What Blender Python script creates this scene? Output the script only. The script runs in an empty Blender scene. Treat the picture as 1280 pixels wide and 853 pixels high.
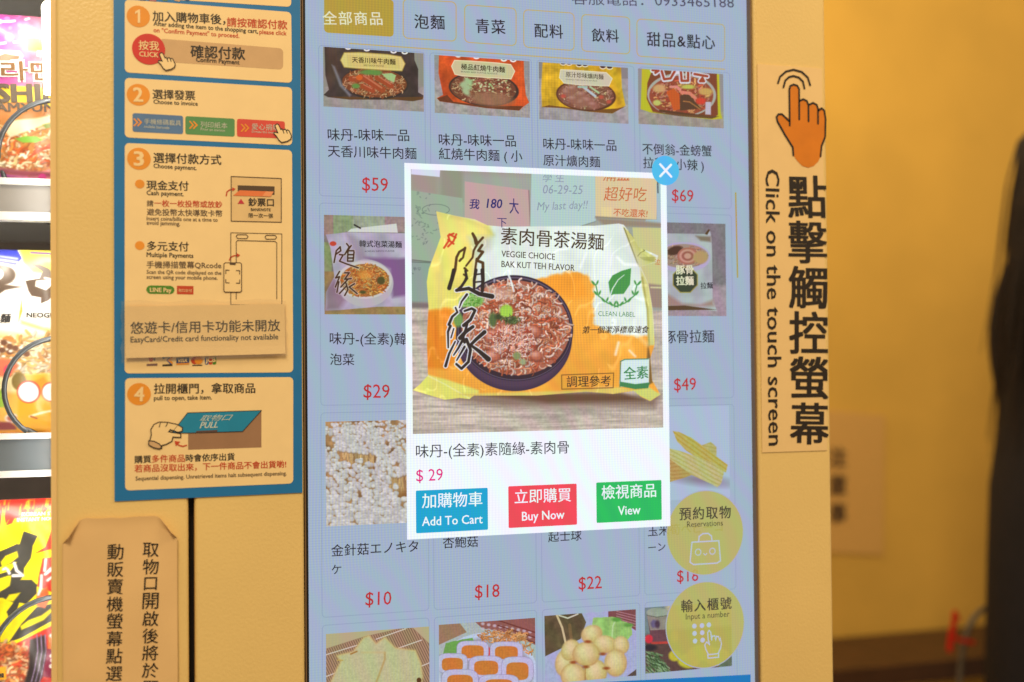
import bpy, bmesh, math, random
import numpy as np
from mathutils import Vector
random.seed(7)
rng = np.random.default_rng(11)
S = bpy.context.scene
COL = S.collection

# ------------------------------------------------------------------ camera
FPX = 1500.0                                   # focal length in pixels of a 1280 px wide frame
YAW, PITCH, ROLL = math.radians(16.746), math.radians(1.043), math.radians(-0.517)
F = np.array([math.sin(YAW)*math.cos(PITCH), math.cos(YAW)*math.cos(PITCH), math.sin(PITCH)])
R0 = np.cross(F, [0, 0, 1]); R0 /= np.linalg.norm(R0)
U0 = np.cross(R0, F)
CR = R0*math.cos(ROLL) + U0*math.sin(ROLL)
CU = -R0*math.sin(ROLL) + U0*math.cos(ROLL)
CAM = np.array([0, 0, 1.2]) - F*1.0
cam_data = bpy.data.cameras.new('camera')
cam = bpy.data.objects.new('camera', cam_data); COL.objects.link(cam)
from mathutils import Matrix
cam.matrix_world = Matrix(((CR[0], CU[0], -F[0], CAM[0]), (CR[1], CU[1], -F[1], CAM[1]),
                           (CR[2], CU[2], -F[2], CAM[2]), (0, 0, 0, 1)))
cam_data.sensor_width = 36.0
cam_data.lens = FPX/1280*36
cam_data.clip_start = 0.02; cam_data.clip_end = 60
cam_data.dof.use_dof = True
cam_data.dof.focus_distance = 0.99
cam_data.dof.aperture_fstop = 3.2
S.camera = cam

# ------------------------------------------------------------------ light
S.view_settings.view_transform = 'Standard'
S.view_settings.look = 'None'
S.view_settings.exposure = 0.0
S.view_settings.gamma = 1.0
world = bpy.data.worlds.new('World'); S.world = world; world.use_nodes = True
bg = world.node_tree.nodes['Background']
bg.inputs['Color'].default_value = (1.0, 0.82, 0.57, 1)
bg.inputs['Strength'].default_value = 0.47

def area(name, loc, target, size, power, color, sy=None):
    d = bpy.data.lights.new(name, 'AREA'); d.shape = 'RECTANGLE'
    d.size = size; d.size_y = sy or size; d.energy = power; d.color = color
    o = bpy.data.objects.new(name, d); COL.objects.link(o)
    o.location = loc
    o.rotation_euler = (Vector(target) - Vector(loc)).to_track_quat('-Z', 'Y').to_euler()
    return o
area('overhead_light', (-0.75, -2.3, 3.0), (-0.2, 0.1, 1.2), 0.8, 55, (1.0, 0.84, 0.58))
area('overhead_light', (1.1, -0.9, 2.5), (0.5, 0.2, 1.0), 0.7, 9, (1.0, 0.78, 0.50))
area('overhead_light', (1.0, 0.95, 2.7), (1.0, 1.7, 1.2), 0.8, 7, (1.0, 0.82, 0.50))
area('overhead_light', (-.1, 1.15, 2.7), (0.6, 1.7, 1.1), 0.8, 12, (1.0, 0.82, 0.50))  # fill light added behind the machine to brighten the wall beside it

# ------------------------------------------------------------------ helpers
def PX(x, y, yo=0.0):
    """world point where the line of sight of a photo pixel meets the plane y = yo"""
    d = F + CR*((x-640)/FPX) + CU*((426.5-y)/FPX)
    return CAM + d*((yo-CAM[1])/d[1])
def toPX(q):
    """photo pixel of world points (n,3)"""
    v = np.asarray(q, float) - CAM
    w = v @ F
    return 640 + FPX*(v @ CR)/w, 426.5 - FPX*(v @ CU)/w
def Z(ox, oy, s):
    def f(*pts):
        if not isinstance(pts[0], (tuple, list)): pts = [pts]
        r = [(ox+p[0]/s, oy+p[1]/s) for p in pts]
        return r[0] if len(r) == 1 else r
    f.s = s
    return f
def lin(c):
    c = np.asarray(c, float)/255.0
    return np.where(c <= 0.04045, c/12.92, ((c+0.055)/1.055)**2.4)

WORLD_ORIGIN = {}
def link(name, data, parent, origin):
    o = bpy.data.objects.new(name, data); COL.objects.link(o)
    origin = np.asarray(origin, float)
    if parent is not None:
        o.parent = parent
        o.location = origin - WORLD_ORIGIN[parent.name]
    else:
        o.location = origin
    WORLD_ORIGIN[o.name] = origin
    return o
def tag(o, label=None, cat=None, group=None, kind=None):
    if label: o['label'] = label
    if cat: o['category'] = cat
    if group: o['group'] = group
    if kind: o['kind'] = kind
    return o
def thing(name, label, cat, loc, group=None):
    o = link(name, None, None, loc)
    return tag(o, label, cat, group)

class MB:
    """collects geometry in world coordinates and links it as one mesh object"""
    def __init__(s): s.v = []; s.f = []; s.m = []
    def add(s, vs, fs, m=0):
        b = len(s.v); s.v += [tuple(map(float, v)) for v in vs]
        s.f += [tuple(b+i for i in f) for f in fs]; s.m += [m]*len(fs)
    def box(s, a, b, m=0):
        x0, y0, z0 = a; x1, y1, z1 = b
        v = [(x0,y0,z0),(x1,y0,z0),(x1,y1,z0),(x0,y1,z0),(x0,y0,z1),(x1,y0,z1),(x1,y1,z1),(x0,y1,z1)]
        s.add(v, [(0,3,2,1),(4,5,6,7),(0,1,5,4),(1,2,6,5),(2,3,7,6),(3,0,4,7)], m)
    def poly(s, pts, m=0, thick=0.0):
        """n-gon (maybe concave) of world points facing -y, optional thickness behind"""
        pts = [tuple(map(float, p)) for p in pts]
        tri = tess(pts)
        s.add(pts, tri, m)
        if thick:
            n = len(pts); bk = [(p[0], p[1]+thick, p[2]) for p in pts]
            s.add(pts+bk, [(i, (i+1) % n, n+(i+1) % n, n+i) for i in range(n)], m)
    def ribbon(s, pts, w, m=0, closed=False):
        """flat ribbon of width w (metres, number or list) in a plane y=const"""
        P = np.array([(p[0], p[2]) for p in pts], float); y = pts[0][1]
        keep = [0]
        for i in range(1, len(P)):
            if np.linalg.norm(P[i]-P[keep[-1]]) > 1e-6: keep.append(i)
        W = np.full(len(P), w/2.0) if np.isscalar(w) else np.array(w)/2.0
        P = P[keep]; W = W[keep]
        n = len(P); L = []; Rr = []
        for i in range(n):
            a = P[i-1] if (i > 0 or closed) else None
            b = P[(i+1) % n] if (i < n-1 or closed) else None
            d1 = (P[i]-a) if a is not None else (b-P[i]); d2 = (b-P[i]) if b is not None else (P[i]-a)
            d1 = d1/np.linalg.norm(d1); d2 = d2/np.linalg.norm(d2)
            n1 = np.array([-d1[1], d1[0]]); n2 = np.array([-d2[1], d2[0]])
            mm = n1+n2; L2 = np.linalg.norm(mm)
            mm = n1 if L2 < 0.3 else mm/L2
            k = min(1.0/max(0.45, mm @ n1), 2.0)
            L.append(P[i]+mm*W[i]*k); Rr.append(P[i]-mm*W[i]*k)
        vs = [(p[0], y, p[1]) for p in L] + [(p[0], y, p[1]) for p in Rr]
        fs = [(i, i+1, n+i+1, n+i) for i in range(n-1)]
        if closed: fs.append((n-1, 0, n, 2*n-1))
        s.add(vs, fs, m)
        if not closed:
            for e, q in ((0, 1), (n-1, n-2)):
                d = P[e]-P[q]; d = d/np.linalg.norm(d); nn = np.array([-d[1], d[0]])
                arc = [P[e] + W[e]*(nn*math.cos(t)+d*math.sin(t)) for t in np.linspace(0, math.pi, 7)]
                s.add([(p[0], y, p[1]) for p in arc], [tuple(range(7))], m)
    def build(s, name, mats, parent=None, origin=None, smooth=False, kind=None):
        if not isinstance(mats, (list, tuple)): mats = [mats]
        V = np.array(s.v)
        if origin is None: origin = (V.min(0)+V.max(0))/2
        V = V - np.asarray(origin)
        me = bpy.data.meshes.new(name); me.from_pydata(V.tolist(), [], s.f)
        for m in mats: me.materials.append(m)
        me.polygons.foreach_set('material_index', s.m)
        if smooth: me.polygons.foreach_set('use_smooth', [True]*len(s.f))
        me.update()
        o = link(name, me, parent, origin)
        if kind: o['kind'] = kind
        return o
def tess(pts):
    from mathutils.geometry import tessellate_polygon
    t = tessellate_polygon([[Vector((p[0], p[2], 0)) for p in pts]])
    out = []
    for a, b, c in t:
        A, B, C = pts[a], pts[b], pts[c]
        cr = (B[0]-A[0])*(C[2]-A[2])-(B[2]-A[2])*(C[0]-A[0])
        out.append((a, b, c) if cr > 0 else (a, c, b))
    return out
def quad_round(q, r, n=6):
    """rounded quad: q = 4 world points (TL, TR, BR, BL), r metres"""
    out = []
    for i in range(4):
        c = q[i]; a = q[i-1]; b = q[(i+1) % 4]
        pa = c+(a-c)/np.linalg.norm(a-c)*r; pb = c+(b-c)/np.linalg.norm(b-c)*r
        for t in np.linspace(0, 1, n):                       # circular-ish corner
            k = 0.44
            p1 = pa+(c-pa)*(1-k)*1.0; p2 = pb+(c-pb)*(1-k)*1.0
            out.append((1-t)**3*pa+3*(1-t)**2*t*p1+3*(1-t)*t*t*p2+t**3*pb)
    return out
def quad(px, yo, level=0.0):
    return [PX(x, y, yo)-np.array([0, level, 0]) for x, y in px]
def rect_avg(px, yo):
    """upright rectangle u0,u1,v0,v1 best matching a quad of pixels (TL,TR,BR,BL)"""
    q = [PX(x, y, yo) for x, y in px]
    return ((q[0][0]+q[3][0])/2, (q[1][0]+q[2][0])/2, (q[2][2]+q[3][2])/2, (q[0][2]+q[1][2])/2)
def rect_pts(r, yo):
    u0, u1, v0, v1 = r
    return [np.array(p) for p in ((u0, yo, v1), (u1, yo, v1), (u1, yo, v0), (u0, yo, v0))]
MPP = 1/1500.0      # metres per photo pixel at one metre
def circle_pts(c, rx, rz, n=40):
    return [c+np.array([rx*math.cos(t), 0, rz*math.sin(t)]) for t in np.linspace(0, 2*math.pi, n, endpoint=False)]

# ---- lettering
_tc = bpy.data.curves.new('lettering_source', 'FONT')
_to = bpy.data.objects.new('lettering_source', _tc); COL.objects.link(_to)
_glyphs = {}
def glyphs(s, bold, res=2, shear=0.0, space=1.0):
    key = (s, bold, res, shear, space)
    if key not in _glyphs:
        _tc.body = s; _tc.offset = bold; _tc.resolution_u = res; _tc.shear = shear; _tc.space_character = space
        _tc.size = 1.0
        dg = bpy.context.evaluated_depsgraph_get(); dg.update()
        ev = _to.evaluated_get(dg); me = ev.to_mesh()
        V = np.zeros(len(me.vertices)*3); me.vertices.foreach_get('co', V); V = V.reshape(-1, 3)[:, :2].copy()
        fs = [tuple(p.vertices) for p in me.polygons]
        ev.to_mesh_clear()
        _glyphs[key] = (V, fs)
    return _glyphs[key]
def letters(mb, s, p0, p1, yo, level, m=0, bold=0.0, h=None, base=None, res=2, shear=0.0, space=1.0, surf=None, zmax=None):
    """set text s so that its ink spans photo pixels p0..p1 (ink bottom / baseline) on plane y=yo"""
    V, fs = glyphs(s, 0.0, res, shear, space)
    if not len(V): return
    A = PX(*p0, yo); B = PX(*p1, yo)
    a = np.array([A[0], A[2]]); b = np.array([B[0], B[2]])
    d = b-a; L = np.linalg.norm(d); d /= L; n = np.array([-d[1], d[0]])
    x0, x1 = V[:, 0].min(), V[:, 0].max()
    k = L/(x1-x0)
    cjk = any(ord(c) > 0x2e80 for c in s) if base is None else base == 'ink'
    yb = V[:, 1].min() if cjk else 0.0
    ky = k if cjk else k*1.08
    if h: ky = h*MPP*np.linalg.norm(A-CAM)/(V[:, 1].max()-yb)
    Q = a + np.outer((V[:, 0]-x0)*k, d) + np.outer((V[:, 1]-yb)*ky, n)
    sh = [(0, 0)] if not bold else [(-bold, -bold*.5), (bold, bold*.5), (-bold, bold*.5), (bold, -bold*.5)]
    for i, (sx, sy) in enumerate(sh):            # heavier strokes: thin leaves of ink laid over each other
        q2 = Q + (d*sx + n*sy)*k*.9
        if zmax is not None: q2[:, 1] = np.minimum(q2[:, 1], zmax)
        yy = np.full(len(Q), yo-level) if surf is None else surf(q2[:, 0], q2[:, 1])-level
        mb.add([(q[0], y-i*.00002, q[1]) for q, y in zip(q2, yy)], fs, m)
def text(name, s, p0, p1, mat, parent, yo, level, **k):
    mb = MB(); letters(mb, s, p0, p1, yo, level, **k)
    return mb.build(name, mat, parent)

# ------------------------------------------------------------------ materials
def nodes(name):
    m = bpy.data.materials.new(name); m.use_nodes = True
    return m, m.node_tree.nodes, m.node_tree.links, m.node_tree.nodes['Principled BSDF']
def srgb4(c): return (*lin(c), 1.0)
_lcd = None
def lcd_group():
    """fine pixel columns and rows of the display with its faint colour beat"""
    global _lcd
    if _lcd: return _lcd
    g = bpy.data.node_groups.new('display_pixels', 'ShaderNodeTree'); _lcd = g
    g.interface.new_socket('Color', in_out='INPUT', socket_type='NodeSocketColor')
    g.interface.new_socket('Color', in_out='OUTPUT', socket_type='NodeSocketColor')
    N, Lk = g.nodes, g.links
    gi = N.new('NodeGroupInput'); go = N.new('NodeGroupOutput')
    geo = N.new('ShaderNodeNewGeometry'); sep = N.new('ShaderNodeSeparateXYZ'); Lk.new(geo.outputs['Position'], sep.inputs[0])
    def M(op, a, b=None, c=None):
        n = N.new('ShaderNodeMath'); n.operation = op
        for i, v in enumerate((a, b, c)):
            if v is None: continue
            if isinstance(v, (int, float)): n.inputs[i].default_value = v
            else: Lk.new(v, n.inputs[i])
        return n.outputs[0]
    nz = N.new('ShaderNodeTexNoise'); nz.inputs['Scale'].default_value = 7; nz.inputs['Detail'].default_value = 1
    Lk.new(geo.outputs['Position'], nz.inputs['Vector'])
    nf = nz.outputs['Fac']
    X, Zz = sep.outputs['X'], sep.outputs['Z']
    colw = M('SINE', M('MULTIPLY_ADD', X, 2*math.pi/0.00262, M('MULTIPLY', nf, 26.0)))
    roww = M('SINE', M('MULTIPLY', Zz, 2*math.pi/0.00205))
    msk = M('MULTIPLY_ADD', M('SUBTRACT', nf, 0.38), 3.2, 0.0); 
    msk = M('MINIMUM', M('MAXIMUM', msk, 0.12), 1.0)
    # beat bands run diagonally
    diag = M('ADD', M('MULTIPLY', X, 330.0), M('MULTIPLY', Zz, 150.0))
    band = M('SINE', M('ADD', diag, M('MULTIPLY', nf, 22.0)))
    inv = M('SUBTRACT', 1.0, msk)
    def chan(a, b, c):
        t = M('MULTIPLY', M('MULTIPLY', colw, msk), a)
        t = M('ADD', t, M('MULTIPLY', M('MULTIPLY', roww, msk), b))
        t = M('ADD', t, M('MULTIPLY', M('MULTIPLY', band, inv), c))
        return M('ADD', t, 1.0)
    cmb = N.new('ShaderNodeCombineXYZ')
    Lk.new(chan(0.10, 0.06, 0.055), cmb.inputs[0]); Lk.new(chan(0.08, 0.06, -0.055), cmb.inputs[1]); Lk.new(chan(-0.15, 0.03, 0.045), cmb.inputs[2])
    vm = N.new('ShaderNodeVectorMath'); vm.operation = 'MULTIPLY'
    Lk.new(gi.outputs[0], vm.inputs[0]); Lk.new(cmb.outputs[0], vm.inputs[1]); Lk.new(vm.outputs[0], go.inputs[0])
    return g
def screen_mat(name, rgb=None, alpha=1.0, gain=1.0):
    """lit pixels of the touch screen behind its smooth glass; rgb None = colours of the picture attribute"""
    m, N, L, b = nodes(name)
    b.inputs['Base Color'].default_value = (0.004, 0.004, 0.004, 1)
    b.inputs['Roughness'].default_value = 0.22
    b.inputs['Specular IOR Level'].default_value = 0.35
    g = N.new('ShaderNodeGroup'); g.node_tree = lcd_group()
    if rgb is None:
        a = N.new('ShaderNodeAttribute'); a.attribute_name = 'picture'; L.new(a.outputs['Color'], g.inputs[0])
    else: g.inputs[0].default_value = srgb4(rgb)
    L.new(g.outputs[0], b.inputs['Emission Color']); b.inputs['Emission Strength'].default_value = gain
    b.inputs['Alpha'].default_value = alpha
    geo = N.new('ShaderNodeNewGeometry'); sm_ = N.new('ShaderNodeTexNoise'); sm_.inputs['Scale'].default_value = 26; sm_.inputs['Detail'].default_value = 6
    mr_ = N.new('ShaderNodeMapRange'); mr_.inputs[1].default_value = .35; mr_.inputs[2].default_value = .7; mr_.inputs[3].default_value = .12; mr_.inputs[4].default_value = .34
    L.new(geo.outputs['Position'], sm_.inputs['Vector']); L.new(sm_.outputs['Fac'], mr_.inputs[0]); L.new(mr_.outputs[0], b.inputs['Roughness'])   # finger smudges
    return m
def print_mat(name, rgb, rough=0.5, var=0.06, scale=60, bump=0.0, bscale=400, spec=0.4, coat=0.0):
    m, N, L, b = nodes(name)
    c = lin(rgb)
    tc = N.new('ShaderNodeNewGeometry')
    nz = N.new('ShaderNodeTexNoise'); nz.inputs['Scale'].default_value = scale; nz.inputs['Detail'].default_value = 5
    L.new(tc.outputs['Position'], nz.inputs['Vector'])
    cr = N.new('ShaderNodeValToRGB'); cr.color_ramp.elements[0].position = 0.3; cr.color_ramp.elements[1].position = 0.7
    cr.color_ramp.elements[0].color = (*np.clip(c*(1-var), 0, 1), 1); cr.color_ramp.elements[1].color = (*np.clip(c*(1+var), 0, 1), 1)
    L.new(nz.outputs['Fac'], cr.inputs[0]); L.new(cr.outputs[0], b.inputs['Base Color'])
    b.inputs['Roughness'].default_value = rough; b.inputs['Specular IOR Level'].default_value = spec
    b.inputs['Coat Weight'].default_value = coat; b.inputs['Coat Roughness'].default_value = 0.25
    if bump:
        n2 = N.new('ShaderNodeTexNoise'); n2.inputs['Scale'].default_value = bscale; n2.inputs['Detail'].default_value = 3
        L.new(tc.outputs['Position'], n2.inputs['Vector'])
        bp = N.new('ShaderNodeBump'); bp.inputs['Strength'].default_value = bump; bp.inputs['Distance'].default_value = 0.001
        L.new(n2.outputs['Fac'], bp.inputs['Height']); L.new(bp.outputs[0], b.inputs['Normal'])
    return m
def paint_mat(name, rough=0.3, spec=0.5):
    m, N, L, b = nodes(name)
    a = N.new('ShaderNodeAttribute'); a.attribute_name = 'picture'
    L.new(a.outputs['Color'], b.inputs['Base Color'])
    b.inputs['Roughness'].default_value = rough; b.inputs['Specular IOR Level'].default_value = spec
    return m
def lamp_mat(name, rgb, strength):
    m, N, L, b = nodes(name)
    b.inputs['Base Color'].default_value = (0.8, 0.8, 0.8, 1)
    b.inputs['Emission Color'].default_value = (*rgb, 1); b.inputs['Emission Strength'].default_value = strength
    return m
def clear_mat(name, tint=(1, 1, 1), gloss=0.08, rough=0.05, weight=None):
    m = bpy.data.materials.new(name); m.use_nodes = True
    N, L = m.node_tree.nodes, m.node_tree.links; N.clear()
    o = N.new('ShaderNodeOutputMaterial'); mx = N.new('ShaderNodeMixShader')
    t = N.new('ShaderNodeBsdfTransparent'); t.inputs[0].default_value = (*tint, 1)
    g = N.new('ShaderNodeBsdfGlossy'); g.inputs['Roughness'].default_value = rough
    if weight is None:
        fr = N.new('ShaderNodeFresnel'); fr.inputs[0].default_value = 1.45; L.new(fr.outputs[0], mx.inputs[0])
    else: mx.inputs[0].default_value = weight
    L.new(t.outputs[0], mx.inputs[1]); L.new(g.outputs[0], mx.inputs[2]); L.new(mx.outputs[0], o.inputs[0])
    return m

# ------------------------------------------------------------------ picture painter
class Canvas:
    """a dense grid whose vertex colours are painted; works in photo pixels of the flat rectangle"""
    def __init__(s, rect, yo, W, H, base=(128, 128, 128)):
        s.rect, s.yo, s.W, s.H = rect, yo, W, H
        u = np.linspace(rect[0], rect[1], W); v = np.linspace(rect[3], rect[2], H)
        s.U, s.V = np.meshgrid(u, v)
        q = np.stack([s.U.ravel(), np.full(W*H, yo), s.V.ravel()], 1)
        x, y = toPX(q); s.X = x.reshape(H, W); s.Y = y.reshape(H, W)
        s.img = np.empty((H, W, 3)); s.img[:] = np.array(base)/255.0
        s.soft = abs(s.X[0, 1]-s.X[0, 0])*1.6
    def win(s, x0, x1, y0, y1):
        xs = s.X[s.H//2]; ys = s.Y[:, s.W//2]
        mx = abs(s.X[0]-s.X[-1]).max()+2; my = abs(s.Y[:, 0]-s.Y[:, -1]).max()+2
        a = max(0, np.searchsorted(xs, x0-mx)); b = min(s.W, np.searchsorted(xs, x1+mx)+1)
        c = max(0, np.searchsorted(ys, y0-my)); d = min(s.H, np.searchsorted(ys, y1+my)+1)
        return slice(c, d), slice(a, b)
    def put(s, d, col, sl=(slice(None), slice(None)), alpha=1.0, soft=None):
        a = np.clip(0.5-d/(soft or s.soft), 0, 1)*alpha
        c = np.asarray(col, float)/255.0 if not (isinstance(col, np.ndarray) and col.ndim == 3) else col[sl]
        s.img[sl] = s.img[sl]*(1-a[..., None]) + c*a[..., None]
    def ell(s, c, rx, ry, col, rot=0, **k):
        r = max(rx, ry)+2; sl = s.win(c[0]-r, c[0]+r, c[1]-r, c[1]+r)
        if sl[0].start >= sl[0].stop or sl[1].start >= sl[1].stop: return
        x = s.X[sl]-c[0]; y = s.Y[sl]-c[1]
        ca, sa = math.cos(rot), math.sin(rot)
        q = np.sqrt(((x*ca+y*sa)/rx)**2+((-x*sa+y*ca)/ry)**2)
        s.put((q-1)*min(rx, ry), col, sl, **k)
    def dpoly(s, pts, sl=(slice(None), slice(None))):
        x, y = s.X[sl], s.Y[sl]; d = np.full(x.shape, 1e9); ins = np.zeros(x.shape, bool)
        n = len(pts)
        for i in range(n):
            ax, ay = pts[i]; bx, by = pts[(i+1) % n]
            ex, ey = bx-ax, by-ay; L2 = ex*ex+ey*ey+1e-9
            t = np.clip(((x-ax)*ex+(y-ay)*ey)/L2, 0, 1)
            d = np.minimum(d, (x-ax-t*ex)**2+(y-ay-t*ey)**2)
            if abs(by-ay) > 1e-9:
                ins ^= ((ay > y) != (by > y)) & (x < (bx-ax)*(y-ay)/(by-ay)+ax)
        d = np.sqrt(d); return np.where(ins, -d, d)
    def poly(s, pts, col, wob=0, **k):
        xs = [p[0] for p in pts]; ys = [p[1] for p in pts]
        sl = s.win(min(xs)-3, max(xs)+3, min(ys)-3, max(ys)+3)
        d = s.dpoly(pts, sl)
        if wob: d = d + (s.noise(6, 91)[sl]-.5)*wob
        s.put(d, col, sl, **k)
    def line(s, pts, w, col, w2=None, **k):
        xs = [p[0] for p in pts]; ys = [p[1] for p in pts]; r = w+2
        sl = s.win(min(xs)-r, max(xs)+r, min(ys)-r, max(ys)+r)
        if sl[0].start >= sl[0].stop or sl[1].start >= sl[1].stop: return
        x, y = s.X[sl], s.Y[sl]; D = np.full(x.shape, 1e9); n = len(pts)-1
        for i in range(n):
            ax, ay = pts[i]; bx, by = pts[i+1]; ex, ey = bx-ax, by-ay
            t = np.clip(((x-ax)*ex+(y-ay)*ey)/(ex*ex+ey*ey+1e-9), 0, 1)
            ww = w if w2 is None else w+(w2-w)*(i+t)/n
            D = np.minimum(D, np.hypot(x-ax-t*ex, y-ay-t*ey)-ww/2)
        s.put(D, col, sl, **k)
    def noise(s, size, seed, octv=3, ax=1.0):
        """smooth value noise, cell = size photo pixels, 0..1"""
        out = 0; amp = 1; tot = 0
        for o in range(octv):
            r = np.random.default_rng(seed+o*17); c = size/(2**o)
            gx = (s.X-s.X.min())/(c*ax); gy = (s.Y-s.Y.min())/c
            g = r.random((int(gy.max())+3, int(gx.max())+3))
            ix = gx.astype(int); iy = gy.astype(int); fx = gx-ix; fy = gy-iy
            fx = fx*fx*(3-2*fx); fy = fy*fy*(3-2*fy)
            out = out + amp*((g[iy, ix]*(1-fx)+g[iy, ix+1]*fx)*(1-fy)+(g[iy+1, ix]*(1-fx)+g[iy+1, ix+1]*fx)*fy)
            tot += amp; amp *= .55
        return out/tot
    def grain(s, amt, size=2, seed=5, mask=None):
        n = (s.noise(size, seed, 2)-.5)*2*amt
        if mask is not None: n = n*mask
        s.img *= (1+n[..., None])
    def shade(s, d, k, soft):
        """multiply inside distance field"""
        a = np.clip(.5-d/soft, 0, 1); s.img *= (1+(k-1)*a)[..., None]
    def build(s, name, mat, parent, surf=None, level=0.0, mask=None, gain=1.0, thick=False):
        W, H = s.W, s.H
        c = np.clip(s.img, 0, 1)*255
        L = lin(c)*gain
        yy = np.full(W*H, s.yo-level) if surf is None else surf(s.U.ravel(), s.V.ravel())-level
        V = np.stack([s.U.ravel(), yy, s.V.ravel()], 1)
        i = np.arange(W*H).reshape(H, W)
        Q = np.stack([i[1:, :-1], i[1:, 1:], i[:-1, 1:], i[:-1, :-1]], -1)
        if mask is not None:
            mk = mask[1:, :-1] & mask[1:, 1:] & mask[:-1, 1:] & mask[:-1, :-1]; Q = Q[mk]
        Q = Q.reshape(-1, 4)
        org = (V.min(0)+V.max(0))/2
        me = bpy.data.meshes.new(name)
        me.vertices.add(W*H); me.vertices.foreach_set('co', (V-org).ravel())
        me.loops.add(Q.size); me.loops.foreach_set('vertex_index', Q.ravel().astype(np.int32))
        me.polygons.add(len(Q)); me.polygons.foreach_set('loop_start', np.arange(0, Q.size, 4, dtype=np.int32))
        me.polygons.foreach_set('use_smooth', np.ones(len(Q), bool))
        me.update(calc_edges=True)
        at = me.color_attributes.new('picture', 'FLOAT_COLOR', 'POINT')
        at.data.foreach_set('color', np.concatenate([L.reshape(-1, 3), np.ones((W*H, 1))], 1).ravel())
        me.materials.append(mat)
        return link(name, me, parent, org)
def food(c, center, rx, ry, cols, n=200, ln=7, w=1.4, rot=0.0, curl=1.2, seed=1):
    """tangle of noodles and bits inside an ellipse"""
    r = random.Random(seed)
    for _ in range(n):
        a = r.uniform(0, 2*math.pi); q = math.sqrt(r.random())*.93
        x = q*rx*math.cos(a); y = q*ry*math.sin(a)
        px = center[0]+x*math.cos(rot)-y*math.sin(rot); py = center[1]+x*math.sin(rot)+y*math.cos(rot)
        th = r.uniform(0, 6.28); k = r.uniform(-curl, curl); pts = [(px, py)]
        for _i in range(4):
            th += k*.5; px += math.cos(th)*ln/4; py += math.sin(th)*ln/4*.8; pts.append((px, py))
        col = np.array(r.choice(cols), float)*r.uniform(.8, 1.12)
        ww = w*r.uniform(.6, 1.3)
        c.line([(p[0]+.35*ww, p[1]+.5*ww) for p in pts], ww, col*.55, alpha=.55)
        c.line(pts, ww, np.clip(col, 0, 255))

# ================================================================== room
m_wall = print_mat('ochre_wall_paint', (228, 178, 76), rough=.75, var=.08, scale=4, bump=.25, bscale=60)
m_floor = print_mat('brown_floor_tile', (96, 70, 48), rough=.4, var=.15, scale=8)
mb = MB(); mb.box((-3.2, 1.72, 0), (4.2, 1.84, 3.0)); mb.build('back_wall', m_wall, kind='structure')
mb = MB(); mb.box((-3.2, -3.2, -.1), (4.2, 1.84, 0)); mb.build('floor', m_floor, kind='structure')

# ================================================================== vending machine
m_cab = print_mat('cream_enamel', (232, 197, 124), rough=.33, var=.035, scale=9, bump=.26, bscale=420, spec=.45)
m_edge = print_mat('cream_enamel_edge', (240, 204, 138), rough=.3, var=.02)
m_black = print_mat('black_rubber', (26, 22, 20), rough=.5, var=.1)
m_dark = print_mat('dark_interior', (128, 108, 96), rough=.6, var=.2, scale=20)
SY = 0.008                                  # depth of the lit display behind the front
u_door = PX(70, 426)[0]; u_seam0 = PX(236, 740)[0]; u_seam1 = PX(243.5, 740)[0]
u_scr0 = PX(379, 426)[0]; u_scr1 = PX(946.5, 426)[0]; u_end = PX(1037, 426)[0]
Z0, Z1 = 0.62, 1.98
vm = thing('vending_machine', 'cream vending machine with a tall lit touch screen and a noodle window on its left', 'vending machine', (0, 0.3, 0))
def slab(name, u0, u1, z0, z1, y0=0.0, y1=0.035, mat=m_cab, parent=vm, r=0.003):
    """door slab with rounded front edges"""
    mb = MB(); n = 5
    prof = [(u0, y1)] + [(u0+r-r*math.cos(t), y0+r-r*math.sin(t)) for t in np.linspace(0, math.pi/2, n)] + \
           [(u1-r+r*math.sin(t), y0+r-r*math.cos(t)) for t in np.linspace(0, math.pi/2, n)] + [(u1, y1)]
    k = len(prof); vs = [(p[0], p[1], z0) for p in prof]+[(p[0], p[1], z1) for p in prof]
    mb.add(vs, [(i, (i+1) % k, k+(i+1) % k, k+i) for i in range(k)] + [tuple(range(k-1, -1, -1)), tuple(range(k, 2*k))])
    return mb.build(name, mat, parent)
slab('door_panel', u_door, u_seam0, Z0, Z1)
# raised rim that runs down the window edge of the door
mb = MB(); mb.box((u_door-.004, .004, Z0), (u_door+.0035, .036, Z1)); mb.build('door_rim', m_edge, vm)
slab('door_panel', u_seam1, u_scr0, Z0, Z1)
slab('screen_frame', u_scr1, u_end, Z0, Z1, y1=.055)
mb = MB(); mb.box((u_seam0-.001, .022, Z0), (u_seam1+.001, .034, Z1)); mb.build('door_seal', m_black, vm)
slab('lower_door', -1.05, u_end, .08, Z0-.002, y1=.035)
slab('top_panel', -1.05, u_end, Z1+.002, 2.12, y1=.035)
mb = MB(); mb.box((u_door+.115, .06, .08), (u_end-.004, .75, 2.118)); mb.box((-1.05, .53, .08), (u_door+.1148, .75, 2.118))
body = mb.build('cabinet_body', m_cab, vm)
mb = MB(); mb.box((-1.03, -.0+.04, .0), (u_end-.03, .70, .08)); mb.build('plinth', m_black, vm)
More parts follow.
